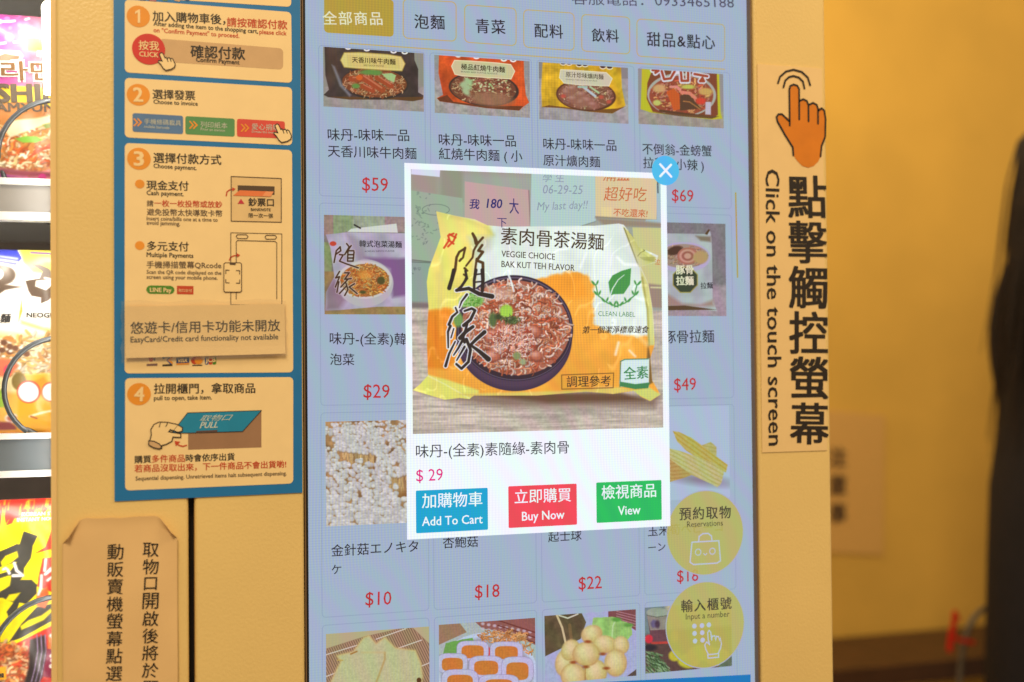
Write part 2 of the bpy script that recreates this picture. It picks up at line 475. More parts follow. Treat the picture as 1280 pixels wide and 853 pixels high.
# display: black bezel all round, recess walls, lit panel
SX0, SX1 = PX(384, 426, SY)[0], PX(938.5, 426, SY)[0]
SZ0, SZ1 = Z0+.03, PX(660, -70, SY)[2]+.03
mb = MB()
mb.box((u_scr0+.0005, SY, Z0), (SX0, .05, Z1)); mb.box((SX1, SY, Z0), (u_scr1-.0005, .05, Z1))
mb.box((SX0, SY, Z0), (SX1, .05, SZ0)); mb.box((SX0, SY, SZ1), (SX1, .05, Z1))
mb.build('screen_bezel', m_black, vm)
m_rim = print_mat('bezel_rim', (120, 92, 60), rough=.35, var=.05)
mb = MB(); mb.box((u_scr1-.0022, .0015, Z0), (u_scr1-.0006, SY, Z1)); mb.box((u_scr0+.0006, .0015, Z0), (u_scr0+.0016, SY, Z1))
mb.build('bezel_trim', m_rim, vm)
m_ui = screen_mat('display_background', (160, 177, 200))
mb = MB(); mb.box((SX0, SY+.0002, SZ0), (SX1, .04, SZ1)); screen = mb.build('touch_screen', m_ui, vm)

# ================================================================== window compartment with lit shelves
XL = -1.02
m_shelfw = print_mat('white_shelf_lip', (235, 238, 238), rough=.3, var=.02)
m_grey = print_mat('grey_price_rail', (150, 148, 146), rough=.35, var=.08, scale=30)
m_slate = print_mat('slate_price_rail', (98, 108, 116), rough=.35, var=.05, scale=30)
mb = MB()
mb.box((XL, .50, .1), (u_door+.10, .52, 2.0)); mb.box((u_door+.10, .036, .1), (u_door+.11, .52, 2.0)); mb.box((XL-.01, .036, .1), (XL, .52, 2.0))
mb.build('window_interior', m_dark, vm)
RY = .070
def shelf(ya, yb, yc, yd, mat):
    """price rail between photo rows: white lip ya-yb, face yb-yc, white lip yc-yd (at the rail plane)"""
    za, zb, zc, zd = (PX(35, y, RY)[2] for y in (ya, yb, yc, yd))
    mb = MB(); mb.box((XL, RY, zc), (u_door+.09, RY+.006, zb)); rail = mb.build('price_rail', mat, vm)
    mb = MB(); mb.box((XL, RY-.004, zb), (u_door+.09, RY+.012, za)); mb.box((XL, RY-.004, zd), (u_door+.09, RY+.012, zc))
    mb.build('rail_lip', m_shelfw, rail)
    mb = MB(); mb.box((XL, RY+.013, zb-.004), (u_door+.09, .49, zb+.001)); mb.build('shelf', m_shelfw, vm)
    return za
s1 = shelf(224, 232, 266, 276, m_grey)
s2 = shelf(542, 548.5, 588, 596, m_slate)
s0 = shelf(-60, -52, -20, -12, m_grey)
s3 = shelf(905, 912, 950, 958, m_slate)
# led bar standing in the window corner
m_led = lamp_mat('led_strip', (1.0, .90, .66), 9.0)
a = PX(61.5, 10, .045); b = PX(63, 118, .045)
mb = MB()
seg = 14; rr = .0058
zs = [a[2]+rr*math.sin(t) for t in np.linspace(math.pi/2, 0, 6)] + [b[2]]
rs = [max(rr*math.cos(t), 1e-4) for t in np.linspace(math.pi/2, 0, 6)] + [rr*.7]
vs = [(a[0]+r*math.cos(q), .045+r*math.sin(q), z) for z, r in zip(zs, rs) for q in np.linspace(0, 2*math.pi, seg, endpoint=False)]
fs = [(i*seg+j, i*seg+(j+1) % seg, (i+1)*seg+(j+1) % seg, (i+1)*seg+j) for i in range(len(zs)-1) for j in range(seg)]
mb.add(vs, fs); mb.build('led_tube', m_led, vm, smooth=True)
for zc in (PX(35, -20, RY)[2]-.012, PX(35, 270, RY)[2]-.012, PX(35, 592, RY)[2]-.012):
    d = area('shelf_led', (-.46, .052, zc), (-.46, .16, zc-.20), .5, 0.29, (1.0, .97, .93), sy=.008)
d = area('window_led', (a[0]-.006, .05, 1.2), (a[0]-.2, .2, 1.2), .008, 0.2, (1.0, .95, .85), sy=.6)
# glass pane of the window
m_glass = clear_mat('window_glass')
mb = MB(); mb.box((XL, .012, .12), (u_door-.0045, .016, 1.98)); mb.build('window_pane', m_glass, vm)

# dispensing coils
m_steel = print_mat('coil_steel', (92, 98, 104), rough=.28, var=.1); m_steel.node_tree.nodes['Principled BSDF'].inputs['Metallic'].default_value = .7
def coil(cx, cy, r_px, a0, turns, yo, name='dispensing_coil'):
    """steel helix seen end on; a0 = angle where the front end stops"""
    c = PX(cx, cy, yo); sc = MPP*np.linalg.norm(c-CAM); R = r_px*sc; rr = 3.1*sc
    n = int(turns*40); mb = MB(); seg = 8; P = []
    for i in range(n+1):
        t = a0 - 2*math.pi*turns*i/n
        P.append(np.array([c[0]+R*math.cos(t), yo+.002+.034*max(0, i/40-.42), c[2]+R*math.sin(t)]))
    vs = []
    for i, p in enumerate(P):
        d = P[min(i+1, n)]-P[max(i-1, 0)]; d /= np.linalg.norm(d)
        e1 = np.array([p[0]-c[0], 0, p[2]-c[2]]); e1 /= np.linalg.norm(e1); e2 = np.cross(d, e1)
        vs += [p+rr*(e1*math.cos(q)+e2*math.sin(q)) for q in np.linspace(0, 2*math.pi, seg, endpoint=False)]
    fs = [(i*seg+j, i*seg+(j+1) % seg, (i+1)*seg+(j+1) % seg, (i+1)*seg+j) for i in range(n) for j in range(seg)]
    fs += [tuple(range(seg)), tuple(range(n*seg, n*seg+seg))]
    mb.add(vs, fs); mb.build(name, m_steel, vm, smooth=True)

# ================================================================== what the touch screen shows
zt = Z(370, 0, 2.2069); z1 = Z(500, 190, 3.5556); z2 = Z(500, 430, 3.2806); z3 = Z(380, 230, 2.75)
z4 = Z(380, 500, 2.4179); z5 = Z(650, 600, 3.371); z6 = Z(800, 230, 2.081)
mp = {}
def sm(name, rgb, alpha=1.0):
    if name not in mp: mp[name] = screen_mat('display_'+name, rgb, alpha)
    return mp[name]
pic_dim = screen_mat('display_picture', None, gain=1.12); pic_pop = screen_mat('display_photo', None, gain=1.06)
def ui_text(name, s, p0, p1, col, lvl=.0008, **k):
    return text(name, s, p0, p1, col, screen, SY, lvl, **k)
ink = sm('dark_text', (40, 36, 46)); red = sm('red_text', (186, 44, 52)); gold = sm('gold', (178, 152, 60)); goldl = sm('gold_line', (188, 168, 110))
line_m = sm('card_line', (148, 163, 190)); pale = sm('pale_text', (224, 222, 190)); white = sm('white', (238, 247, 253)); card_m = sm('card', (155, 166, 196))
# header: telephone number, cut by the top of the view
hd = MB(); letters(hd, '客服電話：0933465188', zt(760, 10), zt(1208, 22), SY, .0006, h=15, base='base')
hd.build('phone_number', sm('grey_text', (78, 74, 96)), screen)
def rr_ui(mb, q, r, lvl, m=0): mb.poly(quad_round(quad(q, SY, lvl), r*MPP), m)
def ring_ui(mb, q, r, w, lvl, m=0):
    c = quad(q, SY, lvl); o = quad_round(c, r*MPP)
    mb.ribbon([o_ for o_ in o], w*MPP, m, closed=True)
def rpx(q):   # upright rectangle corners in px from a slightly skewed quad, kept in the plane
    return q
# category tabs
tabs = [('全部商品', [(405, -6), (492, 0), (492, 46.5), (405, 41)], (404, 31.5), (478, 32), 1),
        ('泡麵', [(504, -1), (570, 3), (570, 52), (504, 47.8)], zt(327, 80), zt(410, 83), 0),
        ('青菜', [(580.7, 6.3), (645, 11), (645, 57.5), (580.7, 53)], zt(496, 92), zt(577, 96), 0),
        ('配料', [(654.5, 12.4), (717.5, 16.8), (717.5, 63.5), (654.5, 59)], zt(658, 104), zt(736, 108), 0),
        ('飲料', [(727, 18.4), (787, 22), (787, 68), (727, 64)], zt(816, 116), zt(890, 119), 0),
        ('甜品&點心', [(796, 24), (905.6, 31), (905.6, 77), (796, 70.5)], zt(968, 128), zt(1155, 138), 0)]
for s, q, p0, p1, full in tabs:
    mb = MB()
    if full: rr_ui(mb, q, 5, .0003); mb.build('category_tab', gold, screen)
    else: ring_ui(mb, q, 6, 1.3, .0003); mb.build('category_tab', goldl, screen)
    ui_text('tab_label', s, p0, p1, pale if full else ink, bold=.012, space=1.12)
mb = MB(); mb.ribbon([PX(x, y, SY)-np.array([0, .0003, 0]) for x, y in (zt(146, 120.5), zt(1182, 192))], 1.5*MPP); mb.build('divider_line', goldl, screen)
mb = MB(); mb.ribbon([PX(x, y, SY)-np.array([0, .0006, 0]) for x, y in (z6(248, 24), z6(253, 243))], 2.0*MPP); mb.build('scroll_thumb', gold, screen)
mb = MB(); mb.poly(quad([(385, 871.5), (938, 843.2), (938, 905), (385, 905)], SY, .0004)); mb.build('bottom_bar', sm('blue_bar', (22, 118, 186)), screen)
# product cards: faint rounded outlines, drawn on a regular grid of the screen
cols_u = [(PX(400.5, 426, SY)[0], PX(533.5, 426, SY)[0]), (PX(540, 426, SY)[0], PX(667.5, 426, SY)[0]),
          (PX(674.5, 426, SY)[0], PX(796, 426, SY)[0]), (PX(802.5, 426, SY)[0], PX(916, 426, SY)[0])]
def vrow(y): return PX(402, y, SY)[2]
rows_v = [(vrow(45), vrow(245)), (vrow(254), vrow(507)), (vrow(516.5), vrow(772)), (vrow(782), vrow(1000))]
for ri, (va, vb) in enumerate(rows_v):
    for ua, ub in cols_u:
        if ri == 0: va = min(va, PX((0), 0, SY)[2]+9) ; 
        top = va
        if ri == 0: top = vrow(57)
        c = [np.array(p) for p in ((ua, SY-.0003, top), (ub, SY-.0003, top), (ub, SY-.0003, vb), (ua, SY-.0003, vb))]
        mb = MB(); mb.ribbon(quad_round(c, .003), .0007, closed=True)
        mb.build('card_outline', line_m, screen)

# ---- picture helpers
def picture(corners, W, H, base): return Canvas(rect_avg(corners, SY), SY, W, H, base)
def fin(c, name='product_picture', lvl=.0005): return c.build(name, pic_dim, screen, level=lvl)
def table(c, col, y0, seed=3):
    """grainy table top below photo row y0"""
    n = c.noise(5, seed, 3); m = np.clip((c.Y-y0)/2, 0, 1)
    a = np.array(col, float)/255*(0.86+.28*n)[..., None]
    c.img = c.img*(1-m[..., None])+a*m[..., None]
def dim(c, tint=(1, 1, 1)): c.img *= np.array(tint)

# row 1 -----------------------------------------------------------
def pack_row1(zk, quad_, body, hi, plate, bowl, bowl_cols, word, wx, seed):
    c = picture(quad_, 250, 150, (128, 126, 124))
    table(c, (142, 134, 132), zk(0, 330)[1] if seed != 3 else zk(0, 240)[1], seed)
    c.poly(zk(*body), hi[0], wob=1.2)
    n = c.noise(16, seed+4); sl = c.dpoly(zk(*body))
    c.shade(sl, 1.0, 2)
    m = np.clip(.5-sl/2, 0, 1)
    c.img *= (1+(n-.5)*.7*m)[..., None]
    return c, zk
def finish_row1(c, zk, bowl, cols, plate, seed, rim, n=330):
    (bx, by), rx, ry = zk(*bowl[:1]), bowl[1]/zk.s, bowl[2]/zk.s
    c.ell((bx, by), rx*1.06, ry*1.08, rim, rot=.05)
    c.ell((bx, by-.5), rx, ry*.97, (96, 52, 34), rot=.05)
    food(c, (bx, by), rx*.98, ry*.93, cols, n, 5.5, 1.0, .05, seed=seed)
# col 1: black pack
q = [(404, 59), (529.5, 67), (529.5, 139.5), (404, 134)]; k = Z(400, 50, 8.979)
c = picture(q, 260, 160, (132, 130, 120)); table(c, (146, 138, 134), 108, 3)
body = k((50, 75), (1055, 130), (1060, 230), (1100, 330), (1100, 590), (1160, 625), (1150, 670), (1040, 690), (820, 672), (330, 672), (90, 645), (40, 620), (100, 560), (60, 400))
c.poly(body, (62, 50, 48)); sd = c.dpoly(body); c.img *= (1+(c.noise(14, 8)-.5)*.8*np.clip(.5-sd/2, 0, 1))[..., None]
c.poly(k((70, 80), (200, 90), (230, 330), (110, 560), (75, 400)), (86, 62, 48), alpha=.5, soft=6)
c.poly(k((90, 640), (330, 672), (820, 672), (1040, 690), (1150, 670), (1160, 640), (700, 650), (300, 640)), (96, 62, 30), alpha=.8)
c.ell(k(615, 490), 42, 20, (48, 40, 38), rot=.06); c.ell(k(610, 485), 40.5, 18, (112, 60, 34), rot=.06)
food(c, k(610, 490), 40, 17.5, [(178, 130, 92), (160, 96, 60), (190, 150, 108), (150, 74, 40)], 420, 5.5, 1.0, .06, seed=4)
c.poly(k((130, 280), (165, 300), (250, 500), (350, 620), (330, 640), (220, 520)), (150, 150, 165), alpha=.55, soft=2.5)
for a_, b_, w in (((350, 440), (560, 440), 7), ((470, 420), (700, 560), 8), ((640, 430), (800, 520), 6), ((470, 520), (590, 570), 6)):
    c.line([k(*a_), k(*b_)], w, (150, 66, 36)); c.line([k(a_[0]+20, a_[1]-15), k(b_[0]-10, b_[1]-20)], w*.25, (200, 130, 100), alpha=.6)
for p, a_, b_ in (((560, 365), 13, 3.2), ((640, 372), 6, 3), ((400, 520), 5, 3)): c.ell(k(*p), a_, b_, (92, 130, 62), soft=2)
c.poly(k((690, 385), (800, 375), (850, 400), (830, 480), (760, 450)), (150, 182, 120))
c.ell(k(440, 425), 4, 3.4, (196, 88, 36))
pl = k((270, 145), (440, 142), (760, 165), (910, 190), (955, 270), (920, 352), (760, 345), (430, 325), (270, 310), (228, 230))
c.poly(pl, (206, 188, 116)); c.line(pl+pl[:1], 1.0, (150, 126, 60)); c.poly(k((300, 170), (880, 210), (900, 325), (310, 300)), (190, 170, 98), alpha=.5)
for x, y in ((315, 90), (525, 108), (825, 132), (950, 142)): c.ell(k(x, y), 4, 2.6, (226, 224, 220)); c.ell(k(x, y-10), 2.6, 2.0, (60, 44, 36))
fin(c); ui_text('pack_lettering', '天香川味牛肉麵', k(358, 258), k(845, 285), sm('brown_text', (62, 44, 22)), .0009, bold=.02)
ui_text('pack_lettering', 'BEEF FLAVOR NOODLE', k(490, 296), k(718, 306), sm('brown_text', None), .0009)
# col 2: red pack
q = [(543, 69), (662, 77), (662, 147), (543, 142)]; k = Z(540, 60, 9.477)
c = picture(q, 260, 160, (136, 136, 136)); table(c, (150, 144, 142), 96, 5)
body = k((80, 85), (1085, 145), (1090, 350), (1110, 560), (1150, 650), (1080, 700), (1030, 745), (640, 715), (90, 635), (55, 598), (130, 560), (75, 300))
c.poly(body, (190, 74, 30)); sd = c.dpoly(body); c.img *= (1+(c.noise(12, 18)-.5)*.5*np.clip(.5-sd/2, 0, 1))[..., None]
c.poly(k((60, 600), (180, 560), (250, 640), (640, 690), (1080, 690), (1030, 745), (640, 715), (90, 635)), (98, 50, 28))
c.ell(k(612, 490), 44, 21, (58, 40, 36), rot=.1); c.ell(k(605, 488), 41, 19.5, (108, 60, 44), rot=.08)
food(c, k(600, 480), 40, 18.5, [(150, 92, 64), (176, 130, 96), (128, 66, 50), (190, 160, 120)], 260, 4.5, 1.1, .06, seed=6)
for i in range(60):
    a_ = random.uniform(380, 900); c.ell(k(a_, random.uniform(370, 520)), 1.3, 1.0, random.choice([(150, 172, 116), (186, 196, 150), (140, 70, 60)]), soft=1)
c.ell(k(700, 610), 26, 8.5, (140, 98, 74), rot=.08, soft=5); c.img *= (1+(c.noise(2.5, 44)-.5)*.18)[..., None]
for p in ((380, 430), (410, 470), (400, 520), (430, 400)): c.ell(k(*p), 6, 3.4, (150, 176, 128), rot=random.uniform(-1, 1), soft=3)
pl = k((265, 150), (450, 158), (760, 180), (930, 200), (978, 280), (935, 370), (740, 358), (360, 335), (270, 315), (230, 220))
c.poly(pl, (190, 182, 138)); c.line(pl+pl[:1], 1.0, (222, 214, 176)); c.poly(k((340, 190), (870, 220), (870, 330), (340, 300)), (176, 184, 150), alpha=.6)
for x, y in ((310, 92), (525, 112), (850, 140), (960, 148)): c.ell(k(x, y), 4, 2.6, (226, 224, 220)); c.ell(k(x, y-12), 2.6, 2.0, (60, 44, 36))
fin(c); ui_text('pack_lettering', '極品紅燒牛肉麵', k(342, 260), k(860, 298), sm('brown_text', None), .0009, bold=.02)
ui_text('pack_lettering', 'BRAISED BEEF FLAVOR NOODLE', k(340, 292), k(770, 318), sm('brown_text', None), .0009, h=1.6)
# col 3: yellow pack
q = [(673.5, 78), (785, 85), (785, 155), (673.5, 149.5)]; k = Z(670, 70, 9.475)
c = picture(q, 240, 160, (126, 122, 122)); table(c, (150, 144, 146), 98, 7)
body = k((75, 80), (1005, 135), (1015, 380), (1058, 590), (900, 685), (640, 665), (300, 610), (150, 590), (70, 610), (60, 400))
c.poly(body, (196, 154, 34)); sd = c.dpoly(body); c.img *= (1+(c.noise(10, 28)-.5)*.55*np.clip(.5-sd/2, 0, 1))[..., None]
c.poly(k((60, 610), (150, 585), (420, 620), (700, 640), (960, 625), (1058, 600), (900, 685), (640, 665), (300, 620)), (112, 72, 30))
c.ell(k(590, 470), 37.5, 19.5, (84, 48, 34), rot=.08); c.ell(k(585, 468), 35, 18, (120, 74, 56), rot=.06)
food(c, k(590, 470), 34, 17, [(150, 100, 82), (170, 128, 108), (132, 82, 66), (180, 160, 116)], 230, 4, 1.3, .06, seed=9)
for x, y, r_ in ((380, 440, 8), (430, 400, 7), (540, 470, 7), (600, 540, 9), (520, 560, 8), (680, 590, 6), (440, 520, 7)):
    c.ell(k(x, y), r_, r_*.72, (140, 92, 78), soft=4); c.ell(k(x-20, y-25), r_*.5, r_*.25, (178, 138, 126), soft=3, alpha=.7)
for x, y in ((770, 490), (860, 545), (320, 480)): c.ell(k(x, y), 3, 2.4, (176, 74, 60), soft=2)
c.line([k(560, 372), k(700, 480)], 3, (168, 182, 186)); c.line([k(640, 370), k(740, 440)], 2.2, (160, 184, 140)); c.line([k(500, 370), k(600, 372)], 2.4, (150, 180, 160))
pl = k((290, 165), (450, 172), (830, 200), (900, 270), (860, 360), (500, 345), (330, 325), (275, 260))
c.poly(pl, (190, 184, 160)); c.line(pl+pl[:1], .8, (224, 218, 190))
for x, y in ((320, 90), (390, 92), (510, 110), (580, 110), (790, 135), (870, 140)): c.ell(k(x, y), 4.2, 2.8, (220, 210, 190)); c.ell(k(x, y-6), 3.4, 2.2, (70, 36, 26))
fin(c); ui_text('pack_lettering', '原汁珍味爌肉麵', k(348, 255), k(795, 285), sm('brown_text', None), .0009, bold=.01)
ui_text('pack_lettering', 'STEWED PORK FLAVOR NOODLE', k(350, 290), k(718, 308), sm('brown_text', None), .0009, h=1.5)
# col 4: seafood pack
q = [(797.5, 86), (904, 93), (904, 160.5), (797.5, 155.5)]; k = Z(790, 80, 10.03)
c = picture(q, 240, 160, (136, 132, 134)); table(c, (146, 138, 128), 139, 9)
body = k((120, 65), (1090, 130), (1110, 620), (1130, 690), (1000, 700), (640, 660), (240, 615), (105, 570), (115, 300))
c.poly(body, (176, 172, 38)); c.poly(k((250, 75), (1060, 125), (1075, 640), (1000, 690), (560, 650), (255, 600), (180, 440), (190, 240)), (118, 62, 40))
c.ell(k(620, 390), 43, 27, (158, 158, 150), rot=.03); c.ell(k(615, 400), 40, 25, (140, 68, 48))
food(c, k(610, 400), 39, 23, [(196, 140, 88), (180, 84, 56), (206, 160, 96), (150, 60, 44), (190, 120, 100)], 200, 5, 1.6, seed=12)
c.poly(k((430, 350), (520, 310), (590, 380), (600, 570), (520, 590)), (186, 82, 34)); c.poly(k((600, 400), (700, 370), (860, 560), (600, 590)), (82, 56, 40)); c.line([k(640, 470), k(720, 480), k(850, 570)], 1.2, (164, 110, 60))
c.ell(k(340, 310), 8, 5, (190, 150, 100), soft=3); c.ell(k(700, 290), 9, 2.8, (176, 176, 80), soft=2); c.ell(k(310, 490), 5, 3.6, (178, 180, 96), soft=2); c.ell(k(920, 350), 9, 4.4, (186, 150, 84), soft=2)
c.line([k(480, 290), k(560, 290), k(600, 330)], 3.2, (206, 128, 116)); c.line([k(620, 360), k(720, 370), k(790, 430)], 4, (204, 120, 100)); c.ell(k(860, 470), 6, 4, (196, 60, 44), soft=2)
c.line([k(350, 590), k(900, 660)], 3, (84, 54, 36)); c.poly(k((920, 480), (985, 480), (985, 640), (915, 635)), (176, 172, 184)); c.poly(k((240, 605), (560, 655), (1000, 690), (1090, 660), (560, 630)), (96, 66, 40))
for ln in ([(255, 85), (330, 88), (290, 120)], [(370, 100), (400, 200), (480, 190), (530, 110)], [(520, 110), (560, 100)], [(610, 100), (620, 220), (700, 220), (700, 110)], [(780, 130), (940, 160)], [(850, 220), (900, 220), (880, 180), (850, 220)]):
    c.line(k(*ln), 6.2, (204, 204, 212))
for ln in ([(255, 80), (330, 88), (290, 115)], [(370, 95), (400, 195), (480, 185), (530, 100)], [(610, 95), (620, 215), (700, 215), (700, 105)], [(780, 130), (940, 158)], [(850, 220), (900, 220), (880, 180), (850, 220)]):
    c.line(k(*ln), 3.2, (150, 62, 40))
fin(c)
for s, p0, p1 in (('味丹-味味一品', (88, 389), (312, 391)), ('天香川味牛肉麵', (88, 434), (332, 441)), ('味丹-味味一品', (394, 402), (606, 406)), ('紅燒牛肉麵 ( 小', (394, 446), (624, 453)),
                  ('味丹-味味一品', (682, 413), (883, 418)), ('原汁爌肉麵', (682, 458), (838, 463)), ('不倒翁-金螃蟹', (955, 427), (1146, 433)), ('拉麵 ( 小辣 )', (957, 470), (1124, 478))):
    ui_text('product_name', s, zt(*p0), zt(*p1), ink, bold=.006)
for s, p0, p1 in (('$59', (182, 526), (253, 529)), ('$69', (1036, 555), (1095, 558))): ui_text('price_text', s, zt(*p0), zt(*p1), red, bold=.004)

# row 2 -----------------------------------------------------------
k = Z(400, 262, 6.18)
c = picture([(404.4, 267.5), (533, 273.5), (534, 392), (406, 394.7)], 260, 240, (118, 110, 104))
c.poly(k((30, 35), (100, 40), (105, 200), (30, 200)), (142, 116, 108)); c.poly(k((100, 40), (255, 40), (250, 160), (105, 200)), (128, 144, 108)); c.poly(k((255, 40), (500, 50), (500, 180), (250, 150)), (140, 150, 130)); c.poly(k((500, 50), (820, 60), (820, 180), (500, 170)), (146, 122, 124))
c.poly(k((20, 250), (90, 260), (90, 480), (20, 480)), (122, 132, 90))
c.poly(k((20, 480), (820, 480), (820, 860), (20, 860)), (140, 116, 72)); c.grain(.12, 4, 3)
body = k((45, 195), (200, 178), (640, 185), (830, 190), (830, 750), (440, 752), (150, 778), (40, 782), (45, 640), (110, 520), (80, 300))
c.poly(body, (166, 158, 178)); sd = c.dpoly(body); c.img *= (1+(c.noise(18, 38)-.5)*.35*np.clip(.5-sd/2, 0, 1))[..., None]
c.poly(k((45, 600), (110, 540), (200, 700), (150, 778), (40, 782)), (112, 84, 96), alpha=.7, soft=8)
c.poly(k((340, 370), (600, 380), (830, 360), (830, 640), (560, 680), (540, 460)), (118, 84, 128), soft=5); c.poly(k((205, 178), (330, 250), (360, 380), (300, 400), (200, 200)), (132, 122, 132), alpha=.6, soft=6)
c.poly(k((210, 175), (240, 150), (590, 110), (600, 180)), (196, 200, 194)); c.line([k(265, 120), k(310, 145)], 2, (40, 36, 34))
c.ell(k(350, 570), 35, 29.5, (172, 164, 172)); c.ell(k(345, 545), 34, 23.5, (190, 182, 182)); c.ell(k(345, 548), 30.5, 20.5, (150, 96, 46))
food(c, k(345, 548), 30, 20, [(196, 120, 54), (206, 150, 70), (180, 86, 34), (196, 160, 100)], 420, 5, 1.1, seed=21); c.ell(k(470, 550), 5, 5, (74, 70, 34), soft=2); c.ell(k(330, 640), 4, 2, (70, 74, 34), soft=1.5)
c.ell(k(345, 505), 9, 5, (214, 140, 60), soft=4, alpha=.7)
c.ell(k(100, 265), 4.2, 3, (178, 62, 44))
brs = [[(155, 290), (125, 320), (108, 410)], [(155, 290), (160, 320), (125, 345)], [(205, 265), (225, 290), (190, 350)], [(240, 280), (205, 330)], [(215, 320), (260, 320)], [(215, 325), (212, 400), (255, 400), (262, 330)], [(215, 350), (258, 350)], [(215, 376), (258, 376)],
       [(150, 350), (178, 352), (150, 400), (200, 420), (295, 452)], [(150, 480), (120, 530), (150, 520), (118, 600)], [(145, 560), (130, 640)], [(190, 490), (225, 490), (190, 540), (240, 535)], [(215, 540), (160, 600)], [(200, 570), (215, 620), (190, 665)], [(205, 590), (150, 650)], [(265, 575), (225, 600), (285, 650)]]
for b_ in brs: c.line(k(*b_), 3.4, (196, 186, 186), alpha=.8)
for b_ in brs: c.line(k(*b_), 2.0, (62, 36, 22))
fin(c)
ui_text('pack_lettering', '韓式泡菜湯麵', k(303, 290), k(630, 298), sm('dark_text', None), .0009, bold=.02)
ui_text('pack_lettering', 'KOREAN KIMCHI FLAVOR', k(345, 330), k(575, 328), sm('dark_text', None), .0009, h=1.9)
ui_text('product_name', '味丹-(全素)韓式', z3(88, 559), z3(395, 561), ink, bold=.006); ui_text('product_name', '泡菜', z3(89, 623), z3(172, 624), ink, bold=.006)
ui_text('price_text', '$29', z3(204, 735), z3(293, 736), red, bold=.004)
k = Z(825, 270, 6.558)
c = picture([(800, 277.5), (906.5, 280), (907.5, 393.5), (801, 397)], 220, 230, (116, 110, 116)); c.poly(k((-200, 570), (560, 570), (560, 830), (-200, 830)), (150, 134, 144), soft=4)
c.grain(.1, 3, 8)
body = k((-180, 140), (370, 150), (405, 110), (420, 180), (425, 300), (430, 690), (465, 780), (340, 772), (55, 775), (-180, 778))
c.poly(body, (160, 168, 172)); sd = c.dpoly(body); c.img *= (1+(c.noise(14, 48)-.5)*.2*np.clip(.5-sd/2, 0, 1))[..., None]
c.poly(k((365, 150), (395, 110), (410, 115), (385, 158)), (78, 56, 30)); c.poly(k((290, 165), (415, 170), (415, 215), (330, 205)), (120, 106, 92), soft=3)
c.ell(k(190, 340), 34, 19, (168, 158, 190)); c.ell(k(190, 330), 31, 15, (152, 128, 120)); food(c, k(200, 330), 28, 13, [(176, 150, 120), (164, 120, 100)], 140, 5, 1.2, seed=31)
c.ell(k(120, 285), 10, 5.4, (72, 48, 38), rot=-.3, soft=2); c.ell(k(225, 330), 13, 10.6, (158, 100, 84)); 
for rr_ in (10.5, 7.5, 4.5): c.ell(k(225, 330), rr_, rr_*.8, (186, 140, 124) if rr_ != 7.5 else (142, 84, 72), soft=1.6)
c.ell(k(330, 340), 9, 8, (166, 142, 94), soft=3)
oc = [(205+108*math.cos(t+.39)*1.0, 525+112*math.sin(t+.39)) for t in np.linspace(0, 2*math.pi, 8, endpoint=False)]
c.poly(k(*oc), (52, 62, 48)); c.line(k(*oc)+k(*oc[:2])[:1], 1.2, (150, 140, 70))
c.poly(k((-180, 640), (60, 640), (180, 720), (330, 730), (430, 690), (440, 740), (60, 745), (-180, 740)), (150, 122, 116), soft=5)
c.poly(k((-180, 745), (200, 735), (465, 770), (340, 772), (-180, 778)), (84, 62, 42))
fin(c)
ui_text('pack_lettering', '豚骨', k(130, 480), k(270, 478), sm('pale_text', None), .0009, bold=.03); ui_text('pack_lettering', '拉麵', k(132, 570), k(272, 568), sm('pale_text', None), .0009, bold=.03)
ui_text('pack_lettering', '拉麵', k(332, 600), k(430, 596), ink, .0009, bold=.02)
ui_text('product_name', '味丹-豚骨拉麵', z6(-17, 417), z6(192, 413), ink, bold=.006); ui_text('price_text', '$49', z6(88, 538), z6(145, 536), red, bold=.004)

# row 3 -----------------------------------------------------------
k = Z(400, 520, 5.887)
c = picture([(406.5, 529), (535, 523), (536, 652.5), (407.7, 658)], 280, 300, (164, 134, 98))
c.img *= 0; c.img += np.array((146, 110, 74))/255; c.grain(.45, 12, 4)
r = random.Random(5)
def bunch(cap_poly, stalk_poly, n, q0, q1):
    """one clump of mushrooms: stalks first, then overlapping caps from back to front"""
    def inside(x, y, P_):
        ins = False
        for i in range(len(P_)):
            (ax, ay), (bx, by) = P_[i-1], P_[i]
            if (ay > y) != (by > y) and x < (bx-ax)*(y-ay)/(by-ay)+ax: ins = not ins
        return ins
    def sample(P_):
        xs = [p[0] for p in P_]; ys = [p[1] for p in P_]
        while True:
            x, y = r.uniform(min(xs), max(xs)), r.uniform(min(ys), max(ys))
            if inside(x, y, P_): return x, y
    if stalk_poly:
        for _ in range(n//2):
            x, y = sample(stalk_poly); c.line([(x, y-7), (x+r.uniform(-1.5, 1.5), y+r.uniform(3, 9))], 1.2, np.array((192, 160, 108))*r.uniform(.7, 1.1), alpha=.8)
        c.ell((sum(p[0] for p in stalk_poly)/len(stalk_poly), max(p[1] for p in stalk_poly)), 22, 6, (110, 66, 28), soft=9, alpha=.7)
    ys_ = [p[1] for p in cap_poly]; y0, y1 = min(ys_), max(ys_)
    P_ = sorted([sample(cap_poly) for _ in range(int(n*1.9))], key=lambda p: p[1])
    for x, y in P_:
        t = (y-y0)/(y1-y0); q_ = (q0+(q1-q0)*t)*r.uniform(.8, 1.2); b_ = r.uniform(.9, 1.06)
        c.ell((x+.2, y+q_*.45), q_*1.04, q_*.86, (140, 116, 92), soft=1.6, alpha=.7)
        c.ell((x, y), q_, q_*.82, np.array((180, 176, 172))*b_, soft=1.4)
        c.ell((x-q_*.15, y-q_*.28), q_*.55, q_*.38, np.array((202, 202, 206))*b_, soft=2.2, alpha=.7)
bunch([(404, 530), (538, 522), (538, 545), (470, 548), (404, 545)], None, 150, 1.7, 2.0)
